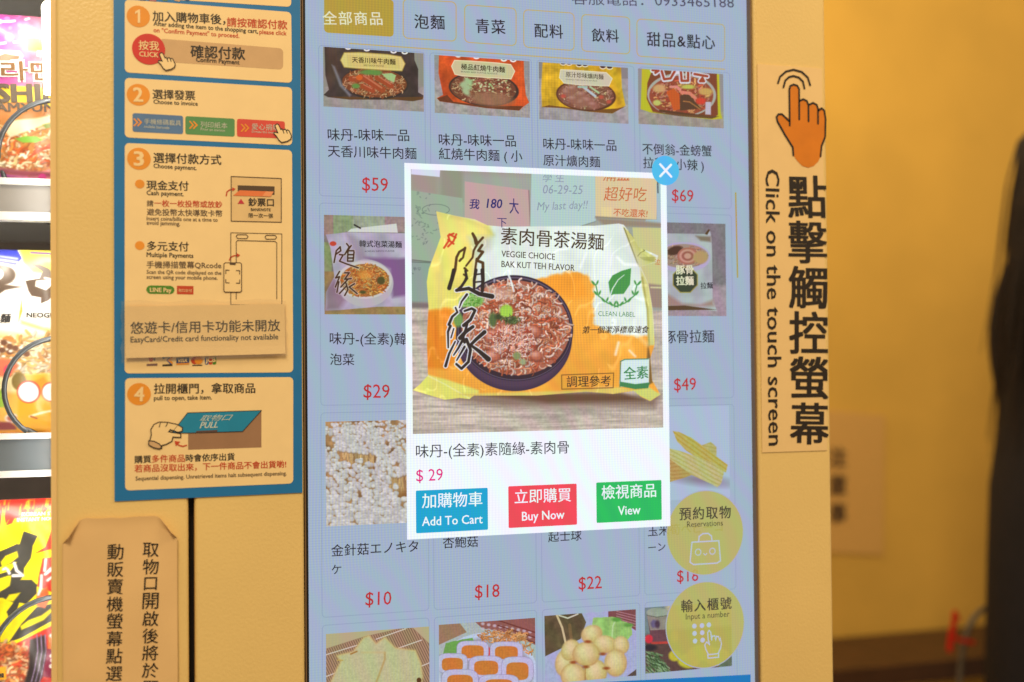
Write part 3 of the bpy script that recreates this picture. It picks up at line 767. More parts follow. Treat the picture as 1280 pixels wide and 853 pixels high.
bunch([(412, 538), (430, 532), (478, 534), (482, 556), (466, 568), (420, 562)], [(425, 562), (468, 566), (466, 588), (440, 586)], 210, 1.9, 2.6)
bunch([(404, 555), (420, 562), (424, 585), (404, 590)], None, 40, 2.0, 2.8)
bunch([(470, 548), (500, 540), (538, 540), (538, 590), (500, 596), (466, 592)], [(472, 590), (538, 588), (538, 620), (480, 618)], 230, 2.1, 2.9)
bunch([(404, 600), (420, 580), (452, 574), (480, 586), (496, 606), (500, 640), (470, 662), (404, 664)], None, 260, 2.6, 4.3)
bunch([(470, 650), (488, 628), (510, 622), (538, 618), (538, 662), (470, 662)], None, 60, 3.6, 5.0)
c.grain(.08, 3, 9)
fin(c)
ui_text('product_name', '金針菇エノキタ', z4(82, 474), z4(345, 459), ink, bold=.006); ui_text('product_name', 'ケ', z4(83, 527), z4(112, 526), ink, bold=.006)
ui_text('price_text', '$10', z4(185, 621), z4(263, 618), red, bold=.004)
ui_text('product_name', '杏鮑菇', z4(419, 449), z4(525, 444), ink, bold=.006); ui_text('price_text', '$18', z4(516, 599), z4(590, 595), red, bold=.004)
ui_text('product_name', '起士球', z5(118, 263), z5(258, 255), ink, bold=.006); ui_text('price_text', '$22', z5(246, 462), z5(343, 456), red, bold=.004)
k = Z(825, 525, 8.53)
c = picture([(803, 510), (911, 506), (912, 622), (804, 627)], 260, 240, (160, 177, 200))
c.ell(k(430, 640), 34, 6, (128, 122, 140), rot=.12, soft=9)
def cob(pts, col, dark, lines, seed):
    P_ = k(*pts); c.poly(P_, col, wob=.6); d_ = c.dpoly(P_); m = np.clip(.5-d_/1.2, 0, 1)
    (ax, ay), (bx, by) = lines; L_ = math.hypot(bx-ax, by-ay); nx, ny = -(by-ay)/L_, (bx-ax)/L_
    t = ((c.X-k(ax, ay)[0])*nx+(c.Y-k(ax, ay)[1])*ny)
    s_ = np.sin(t*1.35+c.noise(14, seed)*1.6); cc = np.array(dark)/255.
    a_ = np.clip(s_*.5+.1, 0, 1)*m*.75; c.img = c.img*(1-a_[..., None])+cc*a_[..., None]
    c.img *= (1+(c.noise(1.6, seed+1)-.5)*.14*m)[..., None]
cob([(420, 280), (540, 235), (600, 290), (600, 380), (500, 350)], (170, 162, 106), (150, 140, 60), ((420, 300), (600, 340)), 1)
cob([(-200, 400), (60, 370), (230, 430), (380, 570), (250, 620), (90, 665), (-200, 640)], (170, 146, 84), (150, 110, 50), ((-100, 560), (350, 520)), 2)
cob([(135, 120), (200, 130), (330, 190), (470, 290), (720, 480), (700, 560), (600, 520), (440, 430), (280, 330), (180, 230)], (172, 164, 88), (160, 124, 20), ((135, 120), (700, 520)), 3)
cob([(-60, 270), (90, 300), (240, 340), (420, 400), (600, 480), (680, 560), (650, 680), (610, 720), (560, 690), (340, 590), (120, 430), (-60, 360)], (178, 174, 122), (156, 144, 50), ((0, 300), (620, 640)), 4)
fin(c)
ui_text('product_name', '玉米筍ベビーコ', z5(538, 239), z5(852, 218), ink, lvl=.0006, bold=.006); ui_text('product_name', 'ーン', z5(540, 303), z5(612, 297), ink, lvl=.0006, bold=.006)
ui_text('price_text', '$18', z5(661, 431), z5(750, 425), red, lvl=.0006, bold=.004)

# row 4 -----------------------------------------------------------
k = Z(400, 775, 9.143)
c = picture([(407.3, 792.6), (536.3, 783.2), (537, 905), (408, 914)], 270, 250, (170, 158, 122))
c.poly(k((60, 330), (500, 190), (940, 90), (1050, 80), (1300, 320), (1300, 1300), (60, 1300)), (140, 112, 88))
t = (c.X*.83-c.Y*.40); c.img *= (1+.22*np.sin(t*2.4)*np.clip(-c.dpoly(k((60, 330), (500, 190), (940, 90), (1050, 80), (1300, 320), (1300, 1300), (60, 1300))), 0, 1))[..., None]
for ln in ([(60, 400), (420, 290)], [(60, 650), (190, 600)], [(640, 220), (980, 100)], [(900, 320), (1160, 230)], [(1150, 530), (1300, 470)]): c.line(k(*ln), 1.2, (206, 200, 188), alpha=.9)
br = k((120, 720), (190, 560), (240, 470), (190, 410), (380, 360), (500, 200), (560, 180), (640, 270), (740, 200), (860, 320), (1090, 350), (1150, 500), (1170, 640), (1130, 900), (110, 900))
c.poly(br, (176, 174, 132), wob=1); c.img = c.img; sd = c.dpoly(br); c.img *= (1+((c.noise(1.8, 61)-.5)*.16)*np.clip(.5-sd, 0, 1))[..., None]
c.line(br, 2.6, (192, 164, 104), alpha=.6, soft=2.5); c.line(k((740, 375), (740, 450), (640, 720)), 2.2, (166, 134, 72), alpha=.7, soft=2); c.line(k((480, 372), (740, 372)), 2.2, (186, 164, 110), alpha=.6, soft=2.5); c.line(k((350, 390), (420, 360)), 1.8, (150, 110, 50)); c.line(k((200, 460), (260, 460)), 1.4, (180, 150, 80))
c.ell(k(1130, 690), 3, 3.4, (84, 50, 24)); fin(c)
k = Z(540, 765, 9.481)
c = picture([(548.3, 781), (669, 772.5), (669.5, 905), (549, 912)], 260, 250, (158, 168, 168))
c.poly(k((80, 150), (330, 135), (410, 240), (300, 290), (80, 390)), (142, 110, 86)); c.poly(k((510, 120), (1240, 60), (1240, 400), (1000, 290), (780, 220), (600, 200)), (134, 82, 78))
for i in range(26): c.ell(k(600+i % 9*70, 140+(i//9)*60+(i % 9)*12), 2.2, 1.8, (188, 176, 190), alpha=.8, soft=1.5)
for y_ in (0, 60, 120): c.line(k((780, 100+y_), (1240, 250+y_)), 1.6, (104, 48, 44))
c.ell(k(650, 720), 63, 50, (176, 190, 214)); c.ell(k(650, 740), 58, 46, (150, 150, 160), soft=4)
c.poly(k((130, 500), (160, 370), (330, 330), (480, 305), (500, 360), (340, 400), (300, 490)), (100, 150, 74), wob=2); c.img *= 1
food(c, k(840, 300), 33, 8, [(206, 140, 84), (190, 116, 60), (214, 160, 110)], 190, 6, 1.0, seed=41); c.ell(k(665, 470), 2.6, 6, (206, 44, 30)); food(c, k(1110, 440), 9, 10, [(206, 130, 70)], 20, 6, 1.0, seed=42)
for (x, y, a_, b_) in ((480, 460, 190, 118), (880, 470, 195, 118), (240, 610, 180, 120), (640, 650, 205, 130), (1010, 690, 190, 160), (330, 830, 220, 150), (790, 870, 240, 130)):
    P_ = []
    for t_ in np.linspace(0, 2*math.pi, 26, endpoint=False):
        cx_, sy_ = math.cos(t_), math.sin(t_); e_ = 2.0/3.6
        P_.append((x+a_*abs(cx_)**e_*(1 if cx_ > 0 else -1), y+b_*abs(sy_)**e_*(1 if sy_ > 0 else -1)))
    c.poly(k(*P_), (176, 174, 204)); c.line(k(*P_)+k(*P_[:2])[:1], .8, (132, 124, 156), alpha=.6)
    c.poly(k(*[(x+(u-x)*.70, y+12+(v-y)*.66) for u, v in P_]), (188, 112, 48)); 
c.img *= (1+(c.noise(1.5, 71)-.5)*.16)[..., None]; fin(c)
k = Z(675, 755, 8.704)
c = picture([(680.3, 770.6), (795, 761), (795.3, 844.7), (681, 855)], 260, 200, (156, 160, 196))
c.poly(k((40, 130), (450, 95), (500, 200), (440, 380), (55, 570)), (88, 74, 52)); c.img *= (1+(c.noise(9, 81)-.5)*.5*np.clip(-c.dpoly(k((40, 130), (450, 95), (500, 200), (440, 380), (55, 570))), 0, 1))[..., None]
c.line(k((180, 120), (240, 260), (280, 440)), 2.6, (190, 176, 134)); c.line(k((205, 125), (300, 155), (410, 110)), 1.8, (190, 188, 170)); c.line(k((320, 230), (340, 400)), 4, (130, 96, 62), alpha=.6)
c.poly(k((740, 80), (1040, 50), (1040, 290), (900, 200), (740, 150)), (116, 66, 70)); 
for y_ in range(5): c.line(k((830, 80+y_*26), (1040, 130+y_*30)), 1.0, (176, 130, 140), alpha=.8)
lv = k((560, 220), (580, 150), (700, 140), (800, 140), (880, 180), (1000, 220), (1000, 330), (930, 400), (760, 400), (640, 320))
c.poly(lv, (138, 178, 100), wob=2.5); c.img *= (1+(c.noise(7, 83)-.5)*.3*np.clip(-c.dpoly(lv), 0, 1))[..., None]; c.line(k((780, 390), (790, 240), (830, 160)), 1.8, (166, 196, 140)); c.ell(k(830, 170), 6, 2.6, (84, 140, 60), soft=2); c.ell(k(960, 230), 6, 2.4, (90, 142, 64), soft=2)
for x, y, a_, b_, r_ in ((560, 330, 110, 90, -.4), (270, 640, 100, 140, .2), (330, 500, 90, 110, .5), (700, 440, 120, 90, 0), (880, 450, 80, 90, 0), (360, 780, 130, 130, 0), (600, 740, 120, 130, 0), (500, 545, 140, 125, 0), (820, 640, 115, 140, 0)):
    for (s_, cl) in ((1.04, (168, 128, 76)), (1.0, (184, 158, 98)), (.8, (196, 178, 124)), (.5, (206, 190, 142))):
        c.ell(k(x-(1-s_)*30, y-(1-s_)*60), a_*s_/8.7, b_*s_/8.7, cl, rot=r_, soft=2.6 if s_ > .9 else 7)
for x, y in ((495, 685), (680, 545), (360, 635), (720, 700), (520, 410)): c.ell(k(x, y), 4, 1.8, (140, 72, 36), soft=2)
c.line(k((490, 700), (490, 830)), .8, (150, 100, 50)); c.poly(k((945, 785), (1045, 710), (1045, 785)), (80, 66, 60)); c.img *= (1+(c.noise(2.2, 85)-.5)*.12)[..., None]; fin(c)
k = Z(800, 745, 7.896)
c = picture([(805.4, 759.6), (914, 752), (914.3, 831.7), (806.6, 843)], 240, 180, (104, 120, 124))
c.poly(k((40, 400), (920, 250), (920, 740), (40, 780)), (84, 62, 58), soft=8); c.poly(k((250, 60), (920, 40), (920, 300), (260, 330)), (170, 166, 130), soft=6)
c.poly(k((70, 200), (270, 190), (280, 470), (110, 470)), (96, 62, 70)); c.poly(k((65, 195), (270, 180), (270, 330), (100, 340)), (132, 124, 116)); c.ell(k(170, 165), 14, 6, (140, 150, 136)); c.line(k((65, 190), (160, 210), (260, 195)), .9, (84, 82, 70))
c.ell(k(135, 275), 4, 5, (96, 88, 120), soft=2); c.ell(k(170, 280), 3, 5, (70, 50, 70), soft=2)
c.ell(k(85, 425), 5, 5.4, (196, 44, 62), soft=2); c.line(k((120, 465), (270, 460)), 3, (190, 60, 50), alpha=.8); c.ell(k(100, 510), 8, 4, (40, 34, 44), soft=3)
r = random.Random(8)
for i in range(240):
    x = r.uniform(50, 260); y = r.uniform(550, 770)
    if x > 150+(y-540)*.7: continue
    c.line(k((x, y), (x+r.uniform(20, 60), y+r.uniform(10, 60))), .9, np.array(r.choice([(66, 92, 58), (104, 132, 92), (44, 66, 42), (130, 156, 120)])))
for x, y, a_, b_ in ((340, 590, 60, 55), (480, 640, 110, 75), (620, 560, 150, 80), (760, 600, 130, 90)): c.ell(k(x, y), a_/7.9, b_/7.9, (176, 168, 52), soft=2.5)
c.ell(k(340, 400), 5, 8, (190, 120, 70), soft=3); c.poly(k((780, 660), (920, 580), (920, 720), (780, 720)), (90, 104, 84)); c.img *= (1+(c.noise(3, 87)-.5)*.2)[..., None]; fin(c)

# floating round buttons -------------------------------------------
m_round = sm('round_button', (183, 176, 88), alpha=.90); m_ring = sm('button_ring', (168, 172, 196)); m_icon = sm('button_icon', (184, 192, 214)); m_bt = sm('button_text', (66, 60, 52))
def round_button(cx, cy, rx, ry):
    cc = PX(cx, cy, SY)-np.array([0, .0010, 0]); a_ = abs(PX(cx+rx, cy, SY)[0]-PX(cx-rx, cy, SY)[0])/2; b_ = abs(PX(cx, cy-ry, SY)[2]-PX(cx, cy+ry, SY)[2])/2
    a_ = b_ = (a_+b_)/2
    mb = MB(); mb.poly(circle_pts(cc, a_, b_, 56)); mb.build('round_button', m_round, screen)
    mb = MB(); mb.ribbon(circle_pts(cc-np.array([0, .0001, 0]), a_, b_, 56), 1.3*MPP, closed=True); mb.build('button_ring', m_ring, screen)
round_button(881, 666, 48.5, 52.3); round_button(881.3, 781, 49, 54)
ui_text('button_label', '預約取物', z5(669, 170), z5(885, 161), m_bt, .0013, bold=.015, space=1.15); ui_text('button_label', 'Reservations', z5(701, 199), z5(852, 192), m_bt, .0013)
ui_text('button_label', '輸入櫃號', z5(677, 558), z5(888, 543), m_bt, .0013, bold=.015, space=1.15); ui_text('button_label', 'Input a number', z5(696, 588), z5(880, 575), m_bt, .0013)
def P3(zk, pts, lvl): return [PX(*zk(*p), SY)-np.array([0, lvl, 0]) for p in pts]
mb = MB(); mb.ribbon(P3(z5, [(722, 262), (835, 256), (842, 340), (828, 350), (728, 356), (714, 346)], .0013), 1.7*MPP, closed=True)
mb.ribbon(P3(z5, [(750, 258), (752, 238), (768, 226), (790, 225), (804, 236), (806, 254)], .0013), 1.7*MPP)
for x, y in ((748, 304), (808, 300)): mb.ribbon(circle_pts(PX(*z5(x, y), SY)-np.array([0, .0013, 0]), 4*MPP, 4*MPP, 20), 1.2*MPP, closed=True)
mb.ribbon(P3(z5, [(771, 310), (778, 316), (785, 309)], .0013), 1.1*MPP)
mb.build('bag_icon', m_icon, screen)
mb = MB()
for x, y in ((732, 615), (764, 613), (793, 610), (733, 646), (765, 643), (735, 678), (767, 674)): mb.poly(circle_pts(PX(*z5(x, y), SY)-np.array([0, .0013, 0]), 3.2*MPP, 3.2*MPP, 20))
def hand_pts():
    return [(800, 700), (790, 660), (788, 640), (794, 633), (801, 640), (803, 672), (804, 660), (812, 655), (820, 664), (822, 656), (830, 656), (836, 668), (842, 664), (845, 690), (842, 712), (832, 728), (790, 731), (778, 712), (775, 695), (782, 684), (790, 690)]
mb.ribbon(P3(z5, [(796, 694), (790, 670), (788, 642), (794, 633), (801, 641), (805, 676), (808, 657), (818, 656), (822, 676), (825, 658), (834, 659), (838, 676), (841, 664), (846, 690), (842, 710), (832, 730)], .0013), 1.5*MPP)
mb.ribbon(P3(z5, [(796, 692), (784, 682), (776, 694), (780, 712), (790, 732)], .0013), 1.5*MPP)
mb.ribbon(P3(z5, [(788, 736), (834, 731), (834, 746), (790, 750)], .0013), 1.5*MPP, closed=True); mb.build('keypad_icon', m_icon, screen)

# pop-up window -----------------------------------------------------
PL = .0020
pr = rect_avg([(505, 202), (833.2, 219.5), (835.5, 656.5), (508.5, 675.5)], SY)
mb = MB(); mb.box((pr[0], SY-PL, pr[2]), (pr[1], SY-PL+.0006, pr[3])); mb.build('popup_window', sm('popup_white', (240, 248, 254)), screen)
qc = [(512.7, 209.7), (824.5, 226.5), (827.5, 533.2), (515.5, 544)]
c = Canvas(rect_avg(qc, SY), SY, 560, 580, (152, 158, 148))
c1 = Z(510, 205, 5.882); c2 = Z(510, 340, 5.33); c3 = Z(660, 205, 5.882); c4 = Z(660, 340, 4.065)
# wall with sheets pinned on it
c.img *= (0.96+.1*c.noise(60, 2))[..., None]
c.poly(c1((0, 0), (1000, 0), (1000, 80), (560, 70), (230, 40), (230, 260), (0, 200)), (156, 142, 134), soft=14)
c.poly(c1((235, 30), (400, 40), (400, 280), (235, 240)), (142, 142, 126), soft=6)
c.poly(c1((0, 195), (395, 255), (400, 700), (200, 720), (0, 700)), (150, 168, 148)); c.poly(c1((0, 710), (200, 725), (200, 900), (0, 900)), (138, 156, 142)); c.line(c1((0, 706), (160, 722)), 1.4, (104, 110, 102))
c.poly(z1((40, 490), (130, 495), (130, 670), (40, 668)), (136, 156, 146)); c.line(z1((40, 490), (130, 494)), 1.2, (100, 110, 104))
c.poly(z1((40, 668), (130, 672), (130, 700), (40, 700)), (120, 108, 108), soft=4)
r = random.Random(12)
for cx_, cy_, n_ in ((130, 340, 18), (60, 420, 10), (150, 480, 14), (60, 560, 14), (60, 780, 12), (90, 255, 5)):
    for i in range(n_):
        x = cx_+r.uniform(-75, 75); y = cy_+r.uniform(-40, 40); c.line(c1((x, y), (x+r.uniform(-14, 14), y+r.uniform(-12, 14)), (x+r.uniform(-10, 16), y+r.uniform(-14, 14))), .8, (92, 104, 104), alpha=.55)
el = [(200+100*math.cos(t), 340+40*math.sin(t)) for t in np.linspace(0, 6.28, 24)]; c.line(c1(*el), .8, (90, 100, 100), alpha=.7)
c.poly(c1((412, 132), (880, 195), (895, 480), (412, 480)), (188, 158, 156)); c.line(c1((882, 200), (895, 480)), 1.5, (134, 100, 100), alpha=.7)
c.poly(c1((20, 30), (232, 35), (228, 100), (18, 80)), (208, 212, 232))
c.poly(c1((910, 65), (1005, 68), (1005, 480), (905, 470)), (166, 190, 182)); c.poly(c3((20, 70), (487, 82), (492, 425), (380, 460), (10, 462)), (172, 198, 196)); c.line(c3((492, 425), (380, 461)), 1.2, (110, 120, 116), alpha=.6)
c.poly(c3((487, 82), (950, 95), (935, 415), (490, 390)), (212, 192, 152)); c.line(c3((490, 392), (935, 417)), 1.8, (126, 108, 92), alpha=.6); c.poly(c3((530, 322), (610, 320), (612, 392), (535, 385)), (222, 200, 150), soft=2)
c.poly(c3((935, 150), (975, 150), (975, 440), (850, 430), (860, 412), (940, 412)), (160, 184, 194)); c.line(c3((945, 130), (948, 215)), 1.5, (70, 70, 80))
c.poly(c3((490, 400), (850, 425), (980, 440), (980, 470), (560, 460)), (146, 130, 114), soft=4)
c.poly(c3((760, 470), (980, 475), (980, 940), (800, 930)), (196, 192, 134)); c.poly(c4((600, 60), (690, 70), (690, 185), (610, 180)), (150, 130, 116), soft=3); c.line(c4((620, 80), (690, 82)), 2, (200, 194, 150))
# wooden table with fine grain
ty = np.where(c.X < 560, 384.0, 386.0+(c.X-560)*.006)
n = c.noise(3, 51, 2); st = c.noise(2.6, 52, 2, ax=14); n2 = c.noise(9, 53, 2, ax=4)
wood = (np.array((198, 184, 172))/255)[None, None]*(.72+.30*st+.14*n+.14*(n2-.5))[..., None]
a_ = np.clip((c.Y-ty)/3, 0, 1)[..., None]; c.img = c.img*(1-a_)+wood*a_
for i in range(120):
    x = r.uniform(510, 830); y = r.uniform(390, 545); L_ = r.uniform(12, 60); c.line([(x, y), (x+L_, y-L_*.035)], .8, np.array((150, 134, 116))*r.uniform(.8, 1.2), alpha=.35)
# pack shadow
c.poly(z2((60, 190), (1065, 210), (1040, 262), (780, 258), (420, 260), (200, 232)), (120, 96, 84), soft=9, alpha=.8)
c.poly(z2((280, 205), (900, 200), (1000, 232), (600, 240)), (92, 60, 40), soft=5, alpha=.75)
# pack
packp = [z1(*p) for p in ((158, 266), (240, 285), (330, 302), (385, 328), (450, 334), (860, 330), (968, 320), (990, 326), (1035, 385), (1055, 425), (1142, 462), (1135, 490), (1065, 512), (1100, 590), (1118, 700), (1128, 853))] + \
        [z2(*p) for p in ((1022, 60), (1030, 150), (1064, 208), (1022, 235), (985, 218), (955, 193), (870, 205), (760, 196), (560, 212), (300, 212), (282, 226), (240, 222), (180, 229), (50, 190), (80, 165), (112, 130), (108, 0))] + \
        [z1(*p) for p in ((118, 800), (124, 690), (116, 580), (126, 520), (160, 430), (178, 380))]
sd = c.dpoly(packp); keep = c.img.copy()
body = np.empty_like(c.img); body[:] = np.array((222, 233, 226))/255
c.img = body
c.poly([z1(*p) for p in ((100, 240), (395, 320), (400, 380), (330, 430), (330, 640), (210, 720), (100, 720))], (232, 220, 112), soft=9)
c.poly([z1(*p) for p in ((158, 266), (385, 326), (412, 372), (300, 400), (250, 440), (180, 380))], (232, 222, 120), soft=4); c.line(c1((620, 520), (560, 470), (420, 410), (230, 370)), 5, (196, 182, 110), alpha=.35, soft=5)
c.poly([z1(*p) for p in ((300, 380), (412, 378), (400, 430), (330, 470))], (196, 202, 176), soft=9, alpha=.8)
# orange swathe
orp = [z1(*p) for p in ((100, 712), (180, 692), (260, 700), (380, 640), (560, 580), (690, 545), (770, 532), (830, 548), (860, 600), (850, 690), (860, 770), (940, 812), (1060, 822), (1120, 815), (1150, 830))] + [z2(*p) for p in ((1100, 120), (1040, 260), (50, 260), (90, 120), (80, 0))]
c.poly(orp, (240, 166, 62), soft=4, wob=5); c.poly([z1(*p) for p in ((560, 590), (700, 548), (800, 545), (830, 640), (760, 660))], (244, 150, 40), soft=8, alpha=.6)
c.poly(c2((110, 262), (280, 250), (310, 600), (250, 650), (120, 640)), (226, 128, 30), soft=5, alpha=.8)
c.poly([z2(*p) for p in ((90, 120), (200, 150), (320, 190), (320, 230), (180, 232), (40, 190))], (226, 222, 110), soft=3); c.line(z2((110, 130), (180, 165), (280, 222)), 2, (236, 236, 170), alpha=.6)
c.poly([z2(*p) for p in ((240, 205), (700, 192), (900, 178), (960, 190), (870, 210), (560, 215), (300, 222))], (220, 196, 100), soft=3)
# right seam fins
c.poly(c3((690, 462), (735, 500), (850, 640), (935, 690), (930, 720), (870, 745), (812, 762), (795, 740), (740, 600)), (202, 200, 120), soft=2)
c.line(c3((700, 475), (800, 740)), 1.4, (122, 118, 60)); 
for i in range(6): c.line(c3((815+i*6, 690+i*4), (920, 690+i*6)), .8, (150, 146, 74), alpha=.6)
c.line(c3((735, 500), (850, 640), (820, 655), (800, 680)), 1.2, (140, 134, 70))
c.poly([z1(*p) for p in ((1062, 512), (1100, 590), (1118, 700), (1128, 860), (1098, 860), (1092, 700), (1070, 600))], (206, 206, 130), soft=2); c.line(z1((1072, 560), (1095, 700), (1102, 860)), 2.2, (150, 140, 70), alpha=.7, soft=2)
c.poly([z2(*p) for p in ((1012, 0), (1024, 60), (1032, 160), (1012, 170), (1008, 60))], (130, 96, 50), soft=2)
c.poly([z2(*p) for p in ((940, 192), (1020, 180), (1064, 208), (1022, 235))], (200, 206, 110), soft=2)
# wrinkle light and shade on the film
nn = c.noise(30, 55, 2); n3 = c.noise(11, 57, 2)
c.img *= (0.93+.12*nn+.06*(n3-.5))[..., None]
wr_ = np.abs(c.noise(38, 65, 2, ax=.7)-.5); c.img = c.img+(np.clip(.035-wr_, 0, 1)/.035*.09*(c.noise(20, 67) > .42))[..., None]
for pts, w, col, al in ((c3((600, 680), (560, 800), (700, 840)), 9, (236, 240, 244), .6), (c3((420, 660), (380, 760)), 3, (246, 250, 250), .7), (c3((640, 540), (700, 640), (790, 740)), 16, (204, 214, 210), .5), (c3((650, 690), (700, 740), (790, 745)), 3, (250, 252, 252), .8),
                        (c4((455, 360), (440, 420)), 3, (250, 240, 220), .8), (c4((510, 400), (540, 430)), 2.4, (250, 244, 230), .7), (c4((560, 330), (600, 370)), 5, (250, 220, 150), .5), (c4((330, 590), (420, 585)), 3, (236, 190, 120), .5), (c1((240, 690), (250, 853)), 5, (206, 200, 120), .5), (c2((200, 20), (210, 240)), 5, (210, 204, 120), .5), (c2((180, 300), (185, 560)), 3, (206, 110, 30), .5)):
    c.line(pts, w, col, alpha=al, soft=w)
# bowl
bc = (642.5, 410.5)
c.ell((641.5, 422), 72.5, 67, (58, 42, 66), rot=.10); c.ell((641, 426), 69, 60, (92, 68, 90), rot=.1, soft=8, alpha=.6)
c.ell(bc, 73, 66, (50, 38, 56), rot=.12); c.ell((bc[0], bc[1]+.6), 71.4, 64.3, (136, 122, 144), rot=.12, alpha=.55); c.ell((bc[0], bc[1]+1), 70.4, 63, (54, 38, 50), rot=.12)
c.ell((643.5, 410), 67.5, 59, (166, 96, 76), rot=.12)
c.img *= (1+(c.noise(3, 59, 2)-.5)*.25*np.clip(-((c.X-640)**2/66**2+(c.Y-410)**2/58**2-1)*6, 0, 1))[..., None]
food(c, (643.5, 410), 68, 59, [(226, 196, 182), (214, 172, 152), (206, 106, 72), (190, 84, 56), (230, 204, 190), (214, 140, 104), (224, 184, 160), (150, 76, 54), (184, 96, 66)], 1000, 11, 1.7, .1, curl=1.8, seed=51)
# lumps of protein in the middle
for x, y, rx, ry in ((640, 400, 70, 60), (740, 420, 60, 40), (560, 430, 55, 45), (690, 500, 70, 50), (600, 520, 60, 50), (780, 480, 70, 60), (560, 560, 50, 34), (830, 400, 50, 40), (850, 560, 40, 30)):
    p = c2(x, y); c.ell((p[0]+.8, p[1]+1.4), rx/5.33*1.08, ry/5.33*1.08, (104, 44, 36), soft=3, alpha=.8); c.ell(p, rx/5.33, ry/5.33, (176, 98, 76), soft=3)
    c.ell((p[0]-2, p[1]-2), rx/9, ry/10, (226, 172, 156), soft=4, alpha=.7)
mm = np.clip(1.4-(((c.X-c2(700, 460)[0])/34)**2+((c.Y-c2(700, 460)[1])/24)**2)*1.4, 0, 1); c.img *= (1+(c.noise(3.4, 60, 3)-.5)*.9*mm)[..., None]
food(c, c2(700, 460), 30, 22, [(226, 180, 164), (176, 74, 54), (232, 196, 184)], 260, 6, 1.1, curl=1.8, seed=55)
for x, y, rx, ry, col in ((650, 262, 8, 8, (150, 196, 70)), (690, 330, 8, 4, (70, 84, 50)), (560, 320, 5, 9, (84, 104, 62)), (600, 300, 5, 4, (60, 70, 44)), (430, 190, 13, 9, (120, 176, 84)), (370, 200, 7, 7, (150, 196, 110)), (720, 560, 5, 5, (130, 140, 92)), (330, 320, 6, 9, (110, 150, 80)), (760, 600, 4, 4, (150, 160, 120))):
    c.ell(c2(x, y), rx, ry, col, soft=3)
food(c, c2(420, 190), 13, 7, [(96, 160, 60), (180, 210, 130)], 34, 4, 1.0, seed=53); c.poly(c2((615, 245), (680, 235), (690, 290), (650, 300), (612, 290)), (158, 204, 76), soft=2)
food(c, c2(680, 320), 14, 5, [(60, 76, 44), (100, 120, 70)], 30, 4, 1.0, seed=58)
c.line(c2((655, 0), (680, 60), (700, 130)), 2.4, (232, 236, 240), alpha=.9); c.poly(c2((500, 90), (700, 120), (690, 180), (590, 190), (530, 150)), (212, 178, 160), soft=5, alpha=.6)
c.ell(c2(570, 60), 1.2, 3, (150, 150, 170), soft=1.5)
# red seal
for pts in ([(330, 515), (290, 530), (300, 560), (260, 620)], [(350, 520), (330, 570), (290, 610)], [(300, 520), (345, 545)], [(290, 560), (330, 590)]): c.line(c1(*pts), 2.6, (206, 62, 34), alpha=.9)
# brush characters
br1 = [(c1, [(415, 620), (400, 690), (375, 718)], 13, 9), (c1, [(412, 625), (372, 650), (352, 690), (342, 780), (318, 860)], 12, 16), (c2, [(300, -10), (288, 50), (270, 110)], 17, 20), (c1, [(372, 715), (385, 700)], 9, 9),
       (c1, [(470, 515), (488, 550), (498, 585)], 14, 22), (c1, [(545, 545), (505, 590), (478, 640), (470, 690), (422, 752)], 13, 10), (c1, [(540, 600), (512, 640), (545, 650), (500, 712), (545, 730), (548, 853)], 14, 16), (c1, [(500, 700), (490, 770), (482, 853)], 12, 12),
       (c1, [(412, 770), (432, 788)], 14, 10), (c1, [(405, 815), (424, 830), (410, 870)], 10, 12), (c2, [(378, -5), (388, 45), (350, 100), (322, 125)], 12, 14), (c2, [(318, 125), (400, 112), (470, 148), (555, 165)], 14, 24), (c2, [(448, -10), (436, 60), (436, 118)], 16, 12), (c2, [(490, -10), (494, 60), (490, 128)], 18, 16),
       (c2, [(446, 20), (486, 14)], 8, 8), (c2, [(442, 70), (488, 66)], 8, 8)]
br2 = [(c2, [(388, 152), (352, 200), (338, 240)], 12, 6), (c2, [(312, 240), (325, 270), (290, 300), (268, 352)], 8, 14), (c2, [(278, 362), (262, 400), (264, 505)], 14, 8), (c2, [(310, 465), (270, 545), (246, 628)], 8, 14), (c2, [(300, 380), (282, 440)], 7, 7),
       (c2, [(372, 262), (420, 245), (442, 258), (412, 320), (366, 358)], 11, 17), (c2, [(428, 366), (380, 400), (342, 442)], 16, 20), (c2, [(390, 350), (362, 440), (372, 470)], 12, 14), (c2, [(365, 445), (330, 510), (300, 555)], 14, 7), (c2, [(372, 500), (320, 590)], 12, 7), (c2, [(385, 450), (412, 520), (398, 600), (352, 645), (318, 615)], 16, 12), (c2, [(505, 402), (450, 450), (408, 492)], 20, 14), (c2, [(412, 488), (470, 530), (530, 582)], 12, 26)]
for zk, pts, wa, wb in br2+br1[11:12]: c.line(zk(*pts), wa/zk.s*1.0+3.4, (232, 232, 236), w2=wb/zk.s+3.4)
for zk, pts, wa, wb in br1+br2:
    cc = (84, 56, 30) if zk is c1 else (48, 38, 36)
    c.line(zk(*pts), wa/zk.s*1.4, cc, w2=wb/zk.s*1.4)
